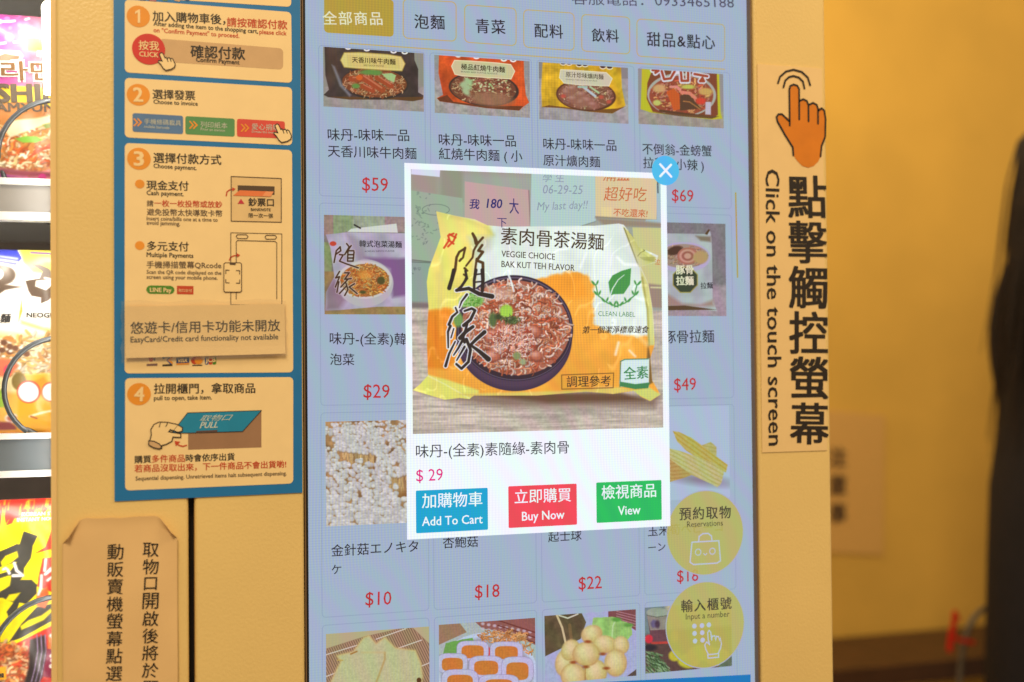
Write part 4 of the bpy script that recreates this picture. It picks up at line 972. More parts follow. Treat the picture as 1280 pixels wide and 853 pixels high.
# leaf mark
c.poly([z1(*p) for p in ((930, 640), (922, 580), (940, 550), (980, 530), (1023, 518), (1018, 590), (990, 632), (945, 634))], (70, 146, 74)); c.line(z1((928, 645), (940, 610), (965, 570), (992, 548)), 1.6, (220, 232, 224), w2=.8)
for sx in (-1, 1):
    P_ = [(957+sx*92, 590), (957+sx*80, 640), (957+sx*40, 672), (957-sx*8, 690)]; c.line(z1(*P_), 1.5, (70, 146, 74))
    for t_ in (0.0, .3, .6, .85):
        i_ = min(int(t_*3), 2); f_ = t_*3-i_; x = P_[i_][0]*(1-f_)+P_[i_+1][0]*f_; y = P_[i_][1]*(1-f_)+P_[i_+1][1]*f_
        c.ell(z1(x+sx*10, y-6), 3.4, 1.4, (70, 146, 74), rot=sx*-.9); c.ell(z1(x-sx*8, y-8), 3.0, 1.2, (70, 146, 74), rot=sx*1.2)
# green badge and framed words
c.poly(z2((905, 66), (1018, 60), (1016, 180), (900, 176), (895, 160)), (206, 226, 226)); c.line(z2((1014, 62), (918, 64), (900, 72), (898, 176)), 1.2, (60, 120, 90)); c.poly(z2((900, 155), (960, 165), (1020, 158), (1014, 182), (960, 186), (898, 174)), (64, 130, 80))
c.line(z2((659, 128), (872, 120), (870, 180), (660, 186), (659, 128)), 1.0, (104, 70, 36))
a_ = np.clip(.5-sd/c.soft, 0, 1)[..., None]; c.img = keep*(1-a_)+c.img*a_
# fold shadow along the pack's lower and left edges
c.img *= 1.0
c.build('product_photo', pic_pop, screen, level=PL+.0003)
PT = PL+.0006
def pop(s, p0, p1, col, name='photo_lettering', **kw): return ui_text(name, s, p0, p1, col, lvl=PT, **kw)
m_hb = sm('blue_pen', (46, 46, 110)); m_ho = sm('orange_pen', (198, 96, 52)); m_hg = sm('faint_pen', (140, 150, 170)); m_br = sm('brown_print', (74, 58, 42)); m_gr = sm('green_print', (62, 136, 82))
pop('我', c1(446, 332), c1(518, 338), m_hb, bold=.02, shear=.1); pop('180', c1(572, 326), c1(686, 330), m_hb, bold=.02, shear=.15); pop('大', c1(738, 368), c1(808, 372), m_hb, bold=.012, shear=-.1, h=19)
pop('下', c1(650, 470), c1(720, 472), m_hb); pop('06-29-25', c3(104, 222), c3(398, 226), m_hg, shear=.2); pop('My last day!!', c3(60, 345), c3(436, 330), m_hg, shear=.25); pop('學 生', c3(100, 135), c3(262, 140), m_hg, shear=.2, zmax=c.rect[3]-.0004)
pop('超好吃', c3(548, 275), c3(868, 280), m_ho, shear=.15); pop('滿血', c3(545, 132), c3(738, 132), m_ho, shear=.1, zmax=c.rect[3]-.0004); pop('不吃還來!', c3(620, 388), c3(870, 398), m_ho, shear=.1, bold=.01); pop('泣', c3(925, 745), c3(964, 745), m_ho)
pop('素肉骨茶湯麵', z1(444, 412), z1(900, 440), m_br, bold=.010); pop('VEGGIE CHOICE', z1(447, 467), z1(684, 481), m_br, h=7.6, bold=.012); pop('BAK KUT TEH FLAVOR', z1(447, 513), z1(771, 530), m_br, h=7.8, bold=.012)
pop('CLEAN LABEL', z1(876, 730), z1(1040, 734), m_gr, h=6.0); pop('第一個潔淨標章速食', z1(806, 808), z1(1102, 806), m_br, shear=.25, bold=.02)
pop('調理參考', z2(680, 178), z2(860, 174), m_br, bold=.012); pop('全素', z2(915, 148), z2(1014, 140), m_gr, bold=.02)
pop('味丹-(全素)素隨緣-素肉骨', z2(63, 476), z2(688, 457), sm('title_text', (58, 58, 66)), name='popup_title', bold=.003)
pop('$ 29', z2(64, 563), z2(173, 558), sm('magenta_text', (226, 12, 132)), name='popup_price')
for nm, q, rgb, a1, p0, p1, a2, r0, r1 in (('cyan_button', [(519.2, 613.6), (608.8, 609.2), (609, 661.6), (519.2, 666.8)], (14, 164, 208), '加購物車', z2(88, 673), z2(334, 664), 'Add To Cart', z2(88, 745), z2(335, 734)),
                                   ('red_button', [(634.4, 608.2), (719.8, 604), (720, 655.5), (634.7, 660)], (240, 72, 88), '立即購買', z2(467, 655), z2(697, 645), 'Buy Now', z2(497, 724), z2(670, 715)),
                                   ('green_button', [(744, 603.6), (825.5, 599.4), (825.8, 649.2), (744.7, 653.8)], (36, 188, 96), '檢視商品', z2(823, 637), z2(1045, 627), 'View', z2(890, 701), z2(981, 696))):
    mb = MB(); mb.poly(quad_round([np.array(p)-np.array([0, PL+.0003, 0]) for p in rect_pts(rect_avg(q, SY), SY)], 1.6*MPP)); b_ = mb.build('popup_button', sm(nm, rgb), screen)
    mb = MB(); letters(mb, a1, p0, p1, SY, PT, bold=.008); letters(mb, a2, r0, r1, SY, PT, bold=.012); mb.build('button_label', white, screen)
cc = PX(830.4, 214, SY)-np.array([0, PT, 0]); mb = MB(); mb.poly(circle_pts(cc, 19.4*MPP, 19.4*MPP, 44)); mb.build('close_button', sm('close_blue', (78, 186, 238)), screen)
mb = MB(); e = np.array([0, .0002, 0]); d_ = 7.8*MPP
mb.ribbon([cc-e+np.array([-d_, 0, -d_]), cc-e+np.array([d_, 0, d_])], 3.0*MPP); mb.ribbon([cc-2*e+np.array([-d_, 0, d_]), cc-2*e+np.array([d_, 0, -d_])], 3.0*MPP); mb.build('close_cross', white, screen)

# ================================================================== packs behind the window
m_pack = paint_mat('glossy_wrapper', rough=.28, spec=.6)
m_fin = print_mat('wrapper_back', (190, 180, 170), rough=.35)
def pack(label, quad_, painter, yo, W=260, H=330, bulge=.012):
    c = Canvas(rect_avg(quad_, yo), yo, W, H, (230, 225, 220))
    u0, u1, v0, v1 = c.rect
    def surf(u, v):
        a = np.clip(1-np.abs((u-(u0+u1)/2)/((u1-u0)/2))**3.2, 0, 1); b = np.clip(1-np.abs((v-(v0+v1)/2)/((v1-v0)/2))**3.2, 0, 1)
        w = np.sin(u*210+3*np.sin(v*60))*.0006+np.sin(v*150+2*np.sin(u*90))*.0005
        return yo-(bulge*np.sqrt(a*b)+w*(a*b)**.3)
    t = thing('noodle_pack', label, 'noodle pack', ((u0+u1)/2, yo, v0), 'instant noodle packs hanging in the window')
    words = painter(c)
    wr = c.build('wrapper', m_pack, t, surf=surf)
    mb = MB(); n = 14
    us = np.linspace(u0, u1, n); vsn = np.linspace(v0, v1, n); vv = []
    for v in vsn:
        for u in us:
            a = max(0, 1-abs((u-(u0+u1)/2)/((u1-u0)/2))**3.2); b = max(0, 1-abs((v-(v0+v1)/2)/((v1-v0)/2))**3.2)
            vv.append((u, yo+.0005+bulge*math.sqrt(a*b), v))
    mb.add(vv, [(i*n+j, (i+1)*n+j, (i+1)*n+j+1, i*n+j+1) for i in range(n-1) for j in range(n-1)]); mb.build('wrapper_back', m_fin, t, smooth=True)
    for s, p0, p1, mat, kw in words:
        mb = MB(); letters(mb, s, p0, p1, yo, .0006+kw.pop('up', 0), surf=surf, **kw); mb.build('lettering', mat, t)
YP = .100
pm = {n: print_mat('pack_'+n, c_, rough=.4, var=.03) for n, c_ in dict(grey=(96, 84, 72), white=(246, 246, 246), yellow=(240, 206, 30), dark=(44, 44, 48), brown=(120, 86, 50), silver=(205, 205, 210)).items()}
L1 = Z(0, 0, 7.11); L2 = Z(0, 110, 4.264); L3 = Z(0, 300, 7.11); L4 = Z(0, 410, 4.264); L5 = Z(0, 610, 6.56); L6 = Z(0, 730, 6.94)
def paint_a(c):
    c.img[:] = np.array((196, 84, 168))/255
    f = np.clip((c.X-5)/75, 0, 1)[..., None]; c.img = c.img*(1-f)+np.array((232, 160, 138))/255*f; c.img *= (.85+.3*c.noise(7, 3))[..., None]
    for x, y, r_ in ((95, 365, 42), (180, 240, 20), (235, 320, 22), (185, 310, 16), (70, 185, 26), (100, 275, 18), (180, 150, 16)): c.ell(L1(x, y), r_/7.1, r_/7.1, (222, 130, 206), soft=2)
    for p, w in (((0, 215), 30), ((30, 215), 10)): c.ell(L1(*p), w/7.1, w/9, (246, 240, 246), soft=1.5)
    for pts in ([(30, 215), (90, 212), (135, 205)], [(235, 190), (262, 180)], [(240, 130), (310, 128)], [(140, 405), (195, 400)], [(0, 420), (60, 412)]): c.line(L1(*pts), 3, (244, 240, 244), soft=2)
    c.poly(L1((0, 470), (60, 478), (190, 485), (220, 530), (190, 590), (120, 600), (90, 625), (0, 628)), (250, 250, 250), soft=1.5)
    c.poly(L1((0, 530), (60, 507), (120, 520), (190, 530), (180, 560), (110, 565), (90, 595), (0, 590)), (132, 104, 78), soft=1.5)
    c.poly(L1((230, 360), (500, 380), (500, 500), (260, 480)), (244, 214, 90), soft=3); c.poly(L1((340, 480), (500, 490), (500, 540), (340, 530)), (250, 246, 232), soft=2)
    c.poly(L2((-200, -10), (340, 20), (340, 150), (-200, 140)), (238, 206, 60), soft=2)
    c.ell(L2(100, 280), 75, 44, (196, 130, 70)); food(c, L2(60, 330), 70, 30, [(236, 200, 140), (226, 140, 60), (248, 226, 190), (200, 90, 40), (250, 240, 220)], 260, 10, 2.6, seed=61)
    c.poly(L2((40, 250), (80, 190), (200, 175), (250, 165), (300, 150), (300, 190), (190, 230), (60, 280)), (248, 226, 190), soft=3)
    c.poly(L2((85, 285), (140, 270), (200, 270), (235, 290), (200, 305), (130, 305)), (120, 176, 60), soft=2); c.poly(L2((230, 210), (300, 195), (300, 225), (250, 230)), (130, 150, 80), soft=2)
    for i in range(5): c.line(L2((150+i*14, 390-i*14), (290, 300+i*8)), 2.2, (196, 84, 50), alpha=.8, soft=1.5)
    c.line(L2((0, 445), (120, 460), (300, 470)), 6, (150, 70, 90), soft=3); c.ell(L2(228, 480), 5, 4, (204, 44, 140), soft=2)
    c.line(L2((110, 375), (130, 365), (140, 385), (160, 350)), 1.6, (250, 250, 250))
    return [('라면', L1(30, 750), L1(500, 752), pm['white'], dict(bold=.085, h=23)), ('라면', L1(36, 745), L1(494, 747), pm['brown'], dict(bold=.02, h=21, up=.0008)),
            ('SHIN', L2(-8, 92), L2(350, 92), pm['grey'], dict(bold=.05, h=20, base='base')), ('RAMYUN', L2(-60, 142), L2(300, 142), pm['grey'], dict(bold=.03, h=9.5, base='base'))]
pack('purple and pink noodle pack with SHIN RAMYUN lettering at the top of the window', [(-190, 14), (130, 18), (130, 228), (-190, 222)], paint_a, YP)
def paint_b(c):
    c.img[:] = np.array((248, 244, 236))/255
    c.poly(L3((150, 30), (600, 60), (600, 330), (300, 300), (220, 220)), (246, 226, 92), soft=5); c.poly(L3((-600, 20), (130, 50), (205, 170), (150, 235), (-100, 190), (-600, 190)), (60, 70, 190), soft=1.5)
    for y in (150, 180): c.line(L3((0, y), (160, y+24)), 2.4, (196, 206, 240), alpha=.8)
    c.line(L3((280, 118), (480, 130)), 2.4, (120, 90, 170), soft=2)
    d_ = (92, 76, 64)
    c.ell(L3(20, 320), 18.5, 12.5, d_); c.ell(L3(-5, 315), 6.5, 7, (246, 244, 240)); c.poly(L3((-100, 430), (60, 390), (130, 380), (60, 405), (215, 425), (60, 455), (0, 495), (-100, 520)), d_)
    c.poly(L3((290, 225), (360, 225), (440, 260), (490, 320), (480, 345), (400, 365), (330, 372), (325, 420), (420, 455), (480, 400), (600, 420), (500, 480), (440, 545), (375, 572), (375, 520), (290, 505), (262, 460), (235, 372), (360, 350), (385, 290)), d_, soft=1.2)
    c.line(L3((405, 345), (450, 352)), 1.6, (240, 240, 240)); c.poly(L3((205, 530), (212, 640), (180, 730), (185, 660)), (244, 160, 40), soft=1.5)
    c.poly(L3((200, 720), (500, 810), (500, 850), (200, 750)), (250, 206, 130), soft=4)
    c.poly(L4((-300, 20), (320, 60), (320, 640), (-300, 640)), (242, 190, 90), soft=14); c.ell(L4(60, 200), 60, 34, (246, 224, 170), soft=6)
    food(c, L4(140, 150), 60, 26, [(250, 236, 200), (240, 190, 110), (252, 246, 232), (222, 150, 80)], 240, 12, 2.6, seed=71)
    for x, y in ((30, 80), (60, 100), (90, 110), (20, 120), (120, 130), (60, 130), (150, 140)): c.ell(L4(x, y), 4, 3.4, (120, 80, 62), soft=2)
    for x, y in ((65, 125), (120, 105), (28, 152)): c.ell(L4(x, y), 2.4, 1.6, (250, 246, 240), soft=1.5)
    c.poly(L4((-200, 140), (60, 170), (110, 200), (60, 260), (-200, 250)), (226, 120, 90), soft=5); c.ell(L4(50, 225), 5, 6, (226, 70, 110), soft=2); c.poly(L4((-100, 320), (30, 330), (40, 420), (-100, 430)), (150, 190, 70), soft=4)
    c.ell(L4(70, 480), 9, 6, (236, 226, 226)); c.ell(L4(70, 480), 6, 3.6, (196, 110, 90)); c.poly(L4((-300, 490), (60, 500), (110, 540), (-300, 560)), (146, 60, 70), soft=3)
    c.poly(L4((120, 250), (320, 240), (320, 600), (90, 560)), (240, 178, 50), soft=4); c.ell(L4(110, 285), 9, 11, (132, 112, 56), soft=2); c.poly(L4((170, 290), (240, 260), (270, 300), (200, 330)), (240, 150, 40), soft=3)
    for x, y, q_ in ((160, 340, 62), (280, 340, 54)): c.ell(L4(x, y), q_/4.26, q_/4.4, (206, 62, 50)); c.ell(L4(x-2, y+1), q_/4.9, q_/5.0, (252, 252, 252))
    c.line(L4((165, 470), (230, 450), (280, 440)), 3, (250, 236, 200), soft=2); c.line(L4((170, 470), (200, 480)), 2, (170, 90, 50)); c.poly(L4((-300, 555), (320, 540), (320, 600), (-300, 600)), (236, 160, 40), soft=4)
    return [('麵', L3(18, 742), L3(118, 738), pm['dark'], dict(bold=.03, shear=.2)), ('NEOGURI', L3(250, 693), L3(560, 696), pm['dark'], dict(h=5.2, bold=.03))]
pack('yellow and white noodle pack with NEOGURI lettering in the middle compartment of the window', [(-190, 305), (130, 318), (130, 547), (-190, 543)], paint_b, YP)
def paint_c(c):
    c.img[:] = np.array((226, 52, 42))/255
    r = random.Random(9)
    Yl = (248, 232, 20)
    c.poly(L5((-400, 380), (10, 340), (30, 160), (60, 300), (110, 280), (130, 240), (160, 250), (230, 190), (240, 230), (330, 160), (350, 220), (420, 140), (430, 330), (380, 470), (300, 520), (460, 480), (460, 560), (360, 560), (330, 700), (300, 900), (-400, 1100)), Yl, soft=2)
    for i in range(26):
        x = r.uniform(-60, 440); y = r.uniform(130, 330); c.line(L5((x, y), (x+r.uniform(0, 12), y-r.uniform(20, 60)), (x+r.uniform(10, 30), y-r.uniform(60, 90))), 2.2, (246, 170, 40) if i % 2 else (248, 220, 40), w2=.5, alpha=.8, soft=1.5)
    c.poly(L5((380, 560), (460, 550), (460, 760), (360, 790), (350, 700)), (216, 60, 50), soft=2)
    D = (60, 60, 56)
    c.poly(L6((-300, -200), (200, -250), (330, 0), (480, 60), (480, 330), (300, 420), (90, 520), (15, 500), (0, 300), (-300, 300)), Yl, soft=2)
    c.poly(L5((-400, 560), (0, 510), (150, 445), (170, 450), (205, 340), (320, 380), (280, 460), (265, 560), (210, 640), (205, 700), (180, 735), (270, 735), (320, 780), (260, 860), (200, 870), (-400, 900), (-400, 720), (0, 690), (100, 660), (150, 590), (20, 630), (-20, 640), (-400, 690)), D, soft=1.2)
    c.poly(L5((20, 590), (60, 540), (150, 505), (160, 550), (100, 600), (30, 628)), Yl); c.poly(L5((-100, 760), (80, 700), (105, 700), (95, 780), (20, 830), (-100, 860)), Yl)
    c.poly(L6((20, 40), (120, 0), (330, -10), (330, 60), (240, 150), (180, 140), (150, 230), (90, 270), (70, 220), (130, 140), (60, 110), (20, 80)), D, soft=1.2); c.poly(L6((-400, 480), (90, 480), (200, 320), (330, 180), (470, 150), (470, 290), (330, 370), (200, 440), (110, 470), (-400, 700)), D, soft=1.2)
    c.poly(L6((190, 340), (260, 290), (370, 250), (450, 190), (460, 220), (390, 290), (280, 340), (200, 372)), Yl)
    c.poly(L6((95, 70), (190, 55), (130, 130), (60, 120)), Yl); c.poly(L6((330, 60), (420, 0), (440, 120), (400, 190), (330, 170)), (236, 110, 50), soft=2)
    for pts in ([(130, 600), (150, 660), (200, 700), (120, 700)], [(40, 650), (60, 640)], [(75, 650), (90, 680)], [(385, 570), (375, 660)], [(350, 700), (345, 800), (325, 853)], [(450, 700), (400, 740)], [(430, 640), (380, 690), (440, 650)]):
        c.line(L5(*pts), 3.4, (246, 246, 248), soft=2)
    c.ell(L6(110, 700), 30, 30, (170, 70, 40), soft=4); food(c, L6(110, 680), 32, 28, [(246, 170, 100), (236, 120, 60), (250, 206, 160), (214, 80, 50)], 170, 11, 3, seed=81, curl=2)
    c.poly(L6((270, 460), (400, 420), (420, 600), (380, 780), (300, 900), (200, 900), (260, 700)), (50, 40, 44), soft=3)
    for x in (330, 365, 400): c.line(L6((x, 420), (x+8, 560), (x-20, 720), (x-60, 870)), 1.6, (150, 130, 170), soft=1.5)
    c.poly(L6((430, 420), (500, 400), (500, 560), (425, 540)), (240, 130, 40), soft=2); c.poly(L6((420, 540), (500, 550), (500, 800), (380, 780)), (150, 30, 80), soft=2)
    for x, y in ((465, 600), (470, 640), (460, 690), (465, 425)): c.ell(L6(x, y), 4, 3, (246, 246, 246), soft=1.5)
    c.poly(L6((-10, 700), (65, 690), (65, 800), (-10, 810)), (246, 180, 30)); c.img *= (.9+.2*c.noise(10, 9))[..., None]
    return [('KOREAN STYLE', L5(188, 222), L5(520, 212), pm['silver'], dict(h=4, bold=.05)), ('INSTANT NOODLE', L5(150, 266), L5(530, 252), pm['silver'], dict(h=4, bold=.05)), ('辣', L6(5, 790), L6(50, 785), pm['dark'], dict(bold=.03))]
pack('red and yellow noodle pack with big black brush letters in the bottom compartment', [(-190, 628), (130, 624), (130, 885), (-190, 885)], paint_c, YP)
coil(74, 196, 66, math.pi*1.02, 3.0, .074); coil(74, 487, 60, -math.pi*.70, 3.0, .074); coil(72, 824, 70, math.pi*1.0, 3.0, .074)
coil(-96, 196, 66, math.pi*1.02, 3.0, .074); coil(-96, 487, 60, -math.pi*.70, 3.0, .074)

# ================================================================== printed sheets on the machine
zp1 = Z(60, 0, 3.8788); zp2 = Z(140, 170, 4.264); zp3 = Z(140, 360, 3.0476); zp4 = Z(60, 620, 3.661); zs = Z(940, 70, 5.331)
PO = -.0012
pmat = {}
def pr_(name, rgb=None, **k):
    if name not in pmat: pmat[name] = print_mat('print_'+name, rgb, **k)
    return pmat[name]
mk = pr_('black', (40, 30, 22), rough=.5, var=.05); mr = pr_('red', (196, 66, 28), rough=.5); mo = pr_('orange', (232, 146, 36), rough=.5); mcrm = pr_('cream', (244, 210, 150), rough=.42, var=.025, spec=.4, coat=.15)
mbl = pr_('poster_blue', (20, 112, 172), rough=.38, var=.04, coat=.2); mgry = pr_('soft_black', (104, 82, 60), rough=.5); mtan = pr_('tan', (206, 166, 118), rough=.5)
q = quad([(141.8, -40), (375.2, -30), (378, 616), (143.2, 627)], PO)
poster = thing('instruction_poster', 'blue bordered instruction poster with numbered cream steps 1 to 4 left of the screen', 'poster', (q[0]+q[2])/2)
mb = MB(); mb.poly(q, thick=.0009); mb.build('backing', mbl, poster)
def pr_text(parent, items, name='lettering', yo=PO, lvl=.0004, **k):
    for s, p0, p1, mat, kw in items:
        text(name, s, p0, p1, mat, parent, yo, lvl, **kw, **k)
def panel(px, label=None):
    mb = MB(); mb.poly(quad_round(quad(px, PO, .0002), 5*MPP)); o = mb.build('step_panel', mcrm, poster); return o
def disc(mb, c, r, lvl=.0004, m=0, yo=PO, n=36): mb.poly(circle_pts(PX(*c, yo)-np.array([0, lvl, 0]), r*MPP*.95, r*MPP*.93, n), m)
def ppoly(mb, pts, lvl=.0004, m=0, yo=PO): mb.poly([PX(*p, yo)-np.array([0, lvl, 0]) for p in pts], m)
def pline(mb, pts, w, lvl=.0005, m=0, yo=PO, closed=False): mb.ribbon([PX(*p, yo)-np.array([0, lvl, 0]) for p in pts], w*MPP*.93, m, closed=closed)
def badge(parent, c, r, num):
    mb = MB(); disc(mb, c, r); o = mb.build('number_badge', mo, parent)
    mb = MB(); w = r*.42
    if num == '1': ppoly(mb, [(c[0]+a*r, c[1]+b*r) for a, b in ((-.05, .62), (.17, .62), (.17, -.62), (.0, -.62), (-.3, -.42), (-.3, -.22), (-.05, -.36))], .0007)
    else: letters(mb, num, (c[0]-w, c[1]+r*.62), (c[0]+w, c[1]+r*.64), PO, .0006, bold=.03, h=r*1.22)
    mb.build('number', mcrm, parent)
def hand_icon(parent, tip, s, fill, ol, yo=PO, lvl=.0008):
    """pointing hand, index finger up-left; tip in px, s = height in px"""
    P_ = [(-.02, .02), (-.06, .08), (.10, .46), (.02, .44), (-.10, .42), (-.12, .50), (.02, .64), (.16, .86), (.30, .98), (.60, .92), (.80, .80), (.84, .62), (.70, .34), (.62, .30), (.56, .34), (.50, .26), (.42, .28), (.38, .34), (.32, .24), (.26, .28), (.14, .02), (.06, -.03)]
    pts = [(tip[0]+x*s, tip[1]+y*s) for x, y in P_]
    mb = MB(); ppoly(mb, pts, lvl, 0, yo); pline(mb, pts, 1.1, lvl+.0002, 1, yo, closed=True)
    for x in (.38, .56): pline(mb, [(tip[0]+x*s, tip[1]+.34*s), (tip[0]+(x+.05)*s, tip[1]+.48*s)], 1.0, lvl+.0002, 1, yo)
    mb.build('hand_icon', [fill, ol], parent)
B = dict(bold=.017); B2 = dict(bold=.02)
# step panel above, mostly out of view
p0_ = panel([(156, -60), (364, -50), (364, 9), (156, -4)])
mb = MB()
for x, w_, m_ in ((178, 7, 0), (190, 9, 1), (206, 6, 2), (221, 7, 3), (234, 5, 0)): ppoly(mb, [(x-w_, -7), (x+w_, -6), (x+w_*.5, 1.4+(m_ % 2)*1.2), (x-w_*.4, 1.2)], .0004, m_)
mb.build('coloured_drawing', [pr_('drawing_blue', (70, 90, 130)), pr_('drawing_rose', (170, 110, 120)), pr_('drawing_green', (110, 140, 90)), mtan], p0_)
# step 1
s1_ = panel([(156, -.5), (364, 15.5), (365, 104), (156, 90.7)])
badge(s1_, zp1(438, 81), 13.4, '1')
pr_text(s1_, [('加入購物車後，', zp1(508, 105), zp1(860, 122), mk, B), ('請按確認付款', zp1(868, 130), zp1(1160, 145), mr, B),
    ('After adding the item to the shopping cart,', zp1(512, 125), zp1(1018, 163), mk, B2), ('please click', zp1(1025, 165), zp1(1156, 173), mr, B2), ('on "Confirm Payment" to proceed.', zp1(512, 157), zp1(927, 185), mr, B2)])
mb = MB(); mb.poly(quad_round(quad([zp1(540, 188), zp1(1140, 236), zp1(1140, 339), zp1(540, 300)], PO, .0003), 5*MPP)); mb.build('confirm_button', mtan, s1_)
pr_text(s1_, [('確認付款', zp1(692, 279), zp1(955, 292), mk, B), ('Confirm Payment', zp1(718, 300), zp1(928, 314), mk, B2)], lvl=.0006)
mb = MB(); disc(mb, zp1(488, 240), 19.2, .0006); mb.build('click_disc', pr_('click_red', (206, 44, 32)), s1_)
pr_text(s1_, [('按我', zp1(440, 243), zp1(538, 248), mcrm, dict(bold=.012)), ('CLICK', zp1(443, 275), zp1(535, 281), mcrm, B)], lvl=.0009)
hand_icon(s1_, zp1(545, 260), 22, mcrm, mk, lvl=.0012)
# step 2
s2_ = panel([(156, 97.5), (365, 109.6), (365.2, 182), (156, 172)])
badge(s2_, zp1(438, 461), 13.4, '2')
pr_text(s2_, [('選擇發票', zp1(508, 480), zp1(713, 488), mk, B), ('Choose to invoice', zp1(512, 504), zp1(726, 514), mk, B2)])
for q, nm, rgb, chx, t1, a0, a1, t2, b0, b1 in (([zp1(410, 549), zp1(655, 563), zp1(655, 652), zp1(410, 640)], 'invoice_blue', (84, 118, 162), (418, 594), '手機條碼載具', (467, 603), (645, 612), 'mobile barcode', (467, 621), (588, 628)),
        ([zp1(666, 564), zp1(905, 577), zp1(905, 664), zp1(666, 652)], 'invoice_green', (86, 142, 84), (688, 607), '列印紙本', (740, 620), (870, 626), 'Print an invoice', (740, 634), (858, 641)),
        ([zp1(916, 577), zp1(1148, 590), zp1(1148, 673), zp1(916, 664)], 'invoice_red', (214, 72, 58), (938, 621), '愛心捐贈', (988, 630), (1118, 636), 'Donate this invoice', (988, 644), (1112, 651))):
    mb = MB(); mb.poly(quad_round(quad(q, PO, .0004), 2.5*MPP)); o = mb.build('invoice_button', pr_(nm, rgb), s2_)
    mb = MB()
    for dx in (0, 18):
        x, y = chx; pline(mb, [zp1(x+dx, y-16), zp1(x+dx+16, y+1), zp1(x+dx, y+17)], 1.7, .0006)
    mb.build('chevrons', mo, s2_)
    mb = MB(); letters(mb, t1, zp1(*a0), zp1(*a1), PO, .0006); letters(mb, t2, zp1(*b0), zp1(*b1), PO, .0006); mb.build('lettering', pr_('pale_grey', (196, 196, 180)), s2_)
hand_icon(s2_, zp1(1105, 605), 23, mcrm, mk, lvl=.0010)
# step 3
s3_ = panel([(156, 179), (365, 188), (366.5, 465.7), (155.8, 467)])
badge(s3_, zp1(441, 771), 13.6, '3')
g_ = mgry
pr_text(s3_, [('選擇付款方式', zp1(512, 790), zp1(840, 801), mk, B), ('Choose payment.', zp1(512, 815), zp1(720, 826), mk, B2),
    ('現金支付', zp2(185, 288), zp2(408, 293), mk, B), ('Cash payment.', zp2(185, 315), zp2(382, 322), mk, B2), ('請', zp2(186, 376), zp2(220, 377), g_, B), ('一枚一枚投幣或放鈔', zp2(226, 377), zp2(587, 385), mr, B),
    ('避免投幣太快導致卡幣', zp2(186, 424), zp2(588, 432), g_, B), ('Insert coins/bills one at a time to', zp2(185, 450), zp2(563, 458), g_, B2), ('avoid jamming.', zp2(185, 473), zp2(363, 479), g_, B2),
    ('多元支付', zp2(187, 612), zp2(408, 616), mk, B), ('Multiple Payments', zp2(185, 645), zp2(433, 651), mk, B2), ('手機掃描螢幕QRcode', zp2(185, 708), zp2(582, 711), g_, B),
    ('Scan the QR code displayed on the', zp2(185, 735), zp2(582, 741), g_, B2), ('screen using your mobile phone.', zp2(185, 762), zp2(563, 768), g_, B2)])
mb = MB(); disc(mb, zp2(148, 257), 5.5, n=20); mb.build('bullet', mo, s3_); mb = MB(); disc(mb, zp2(148, 585), 5.5, n=20); mb.build('bullet', mo, s3_)
mline = pr_('line_brown', (84, 62, 40)); mpaleb = pr_('slot_beige', (226, 190, 132))
mb = MB(); ppoly(mb, [zp2(635, 217), zp2(902, 228), zp2(902, 461), zp2(635, 455)], .0003, 1); pline(mb, [zp2(635, 217), zp2(902, 228), zp2(902, 461), zp2(635, 455)], 1.0, .0006, 0, closed=True)
ppoly(mb, [zp2(670, 264), zp2(866, 270), zp2(866, 315), zp2(670, 300)], .0005, 0); ppoly(mb, [zp2(645, 319), zp2(680, 291), zp2(862, 298), zp2(845, 325)], .0007, 2); ppoly(mb, [zp2(800, 322), zp2(820, 297), zp2(862, 298), zp2(845, 325)], .0008, 4); ppoly(mb, [zp2(669, 362), zp2(706, 363), zp2(687, 336)], .0006, 3)
mb.build('cash_slot_drawing', [mline, mpaleb, pr_('note_orange', (226, 118, 62)), pr_('triangle_red', (190, 44, 60)), pr_('note_light', (236, 150, 96))], s3_)
pr_text(s3_, [('鈔票口', zp2(727, 374), zp2(862, 377), mk, B), ('BANKNOTE', zp2(740, 400), zp2(845, 402), mk, B2), ('限一次一張', zp2(728, 436), zp2(858, 439), mk, dict(bold=.01))], lvl=.0007)
mb = MB(); pline(mb, [zp2(609, 320), zp2(612, 300), zp2(624, 290), zp2(645, 285)], 1.5); ppoly(mb, [zp2(640, 275), zp2(658, 283), zp2(642, 297)], .0008)
pline(mb, [zp2(626, 663), zp2(632, 648), zp2(648, 640), zp2(668, 637)], 1.5); ppoly(mb, [zp2(664, 626), zp2(683, 636), zp2(666, 648)], .0008); mb.build('red_arrows', mr, s3_)
mb = MB()
pline(mb, [zp2(633, 517), zp2(905, 523), zp2(905, 900)], .9, .0004); pline(mb, [zp2(905, 900), zp2(760, 902), zp2(633, 900), zp2(633, 517)], .9, .0005)
pline(mb, [zp2(878, 870), zp2(878, 572), zp2(870, 563), zp2(668, 558), zp2(662, 566), zp2(662, 870)], .9, .0006)
for q in ([(662, 535), (668, 527), (716, 527), (725, 537), (718, 548), (668, 547)], [(815, 539), (822, 530), (870, 531), (877, 541), (870, 551), (822, 551)]): pline(mb, zp2(*q), .9, .0007, closed=True)
ppoly(mb, [zp2(*p) for p in ((596, 684), (603, 677), (683, 677), (690, 684), (690, 826), (683, 833), (603, 833), (596, 826))], .0008, 1); pline(mb, [zp2(*p) for p in ((596, 684), (603, 677), (683, 677), (690, 684), (690, 826), (683, 833), (603, 833), (596, 826))], 1.0, .0010, closed=True)
ppoly(mb, [zp2(*p) for p in ((626, 678), (660, 679), (658, 689), (628, 688))], .0011)
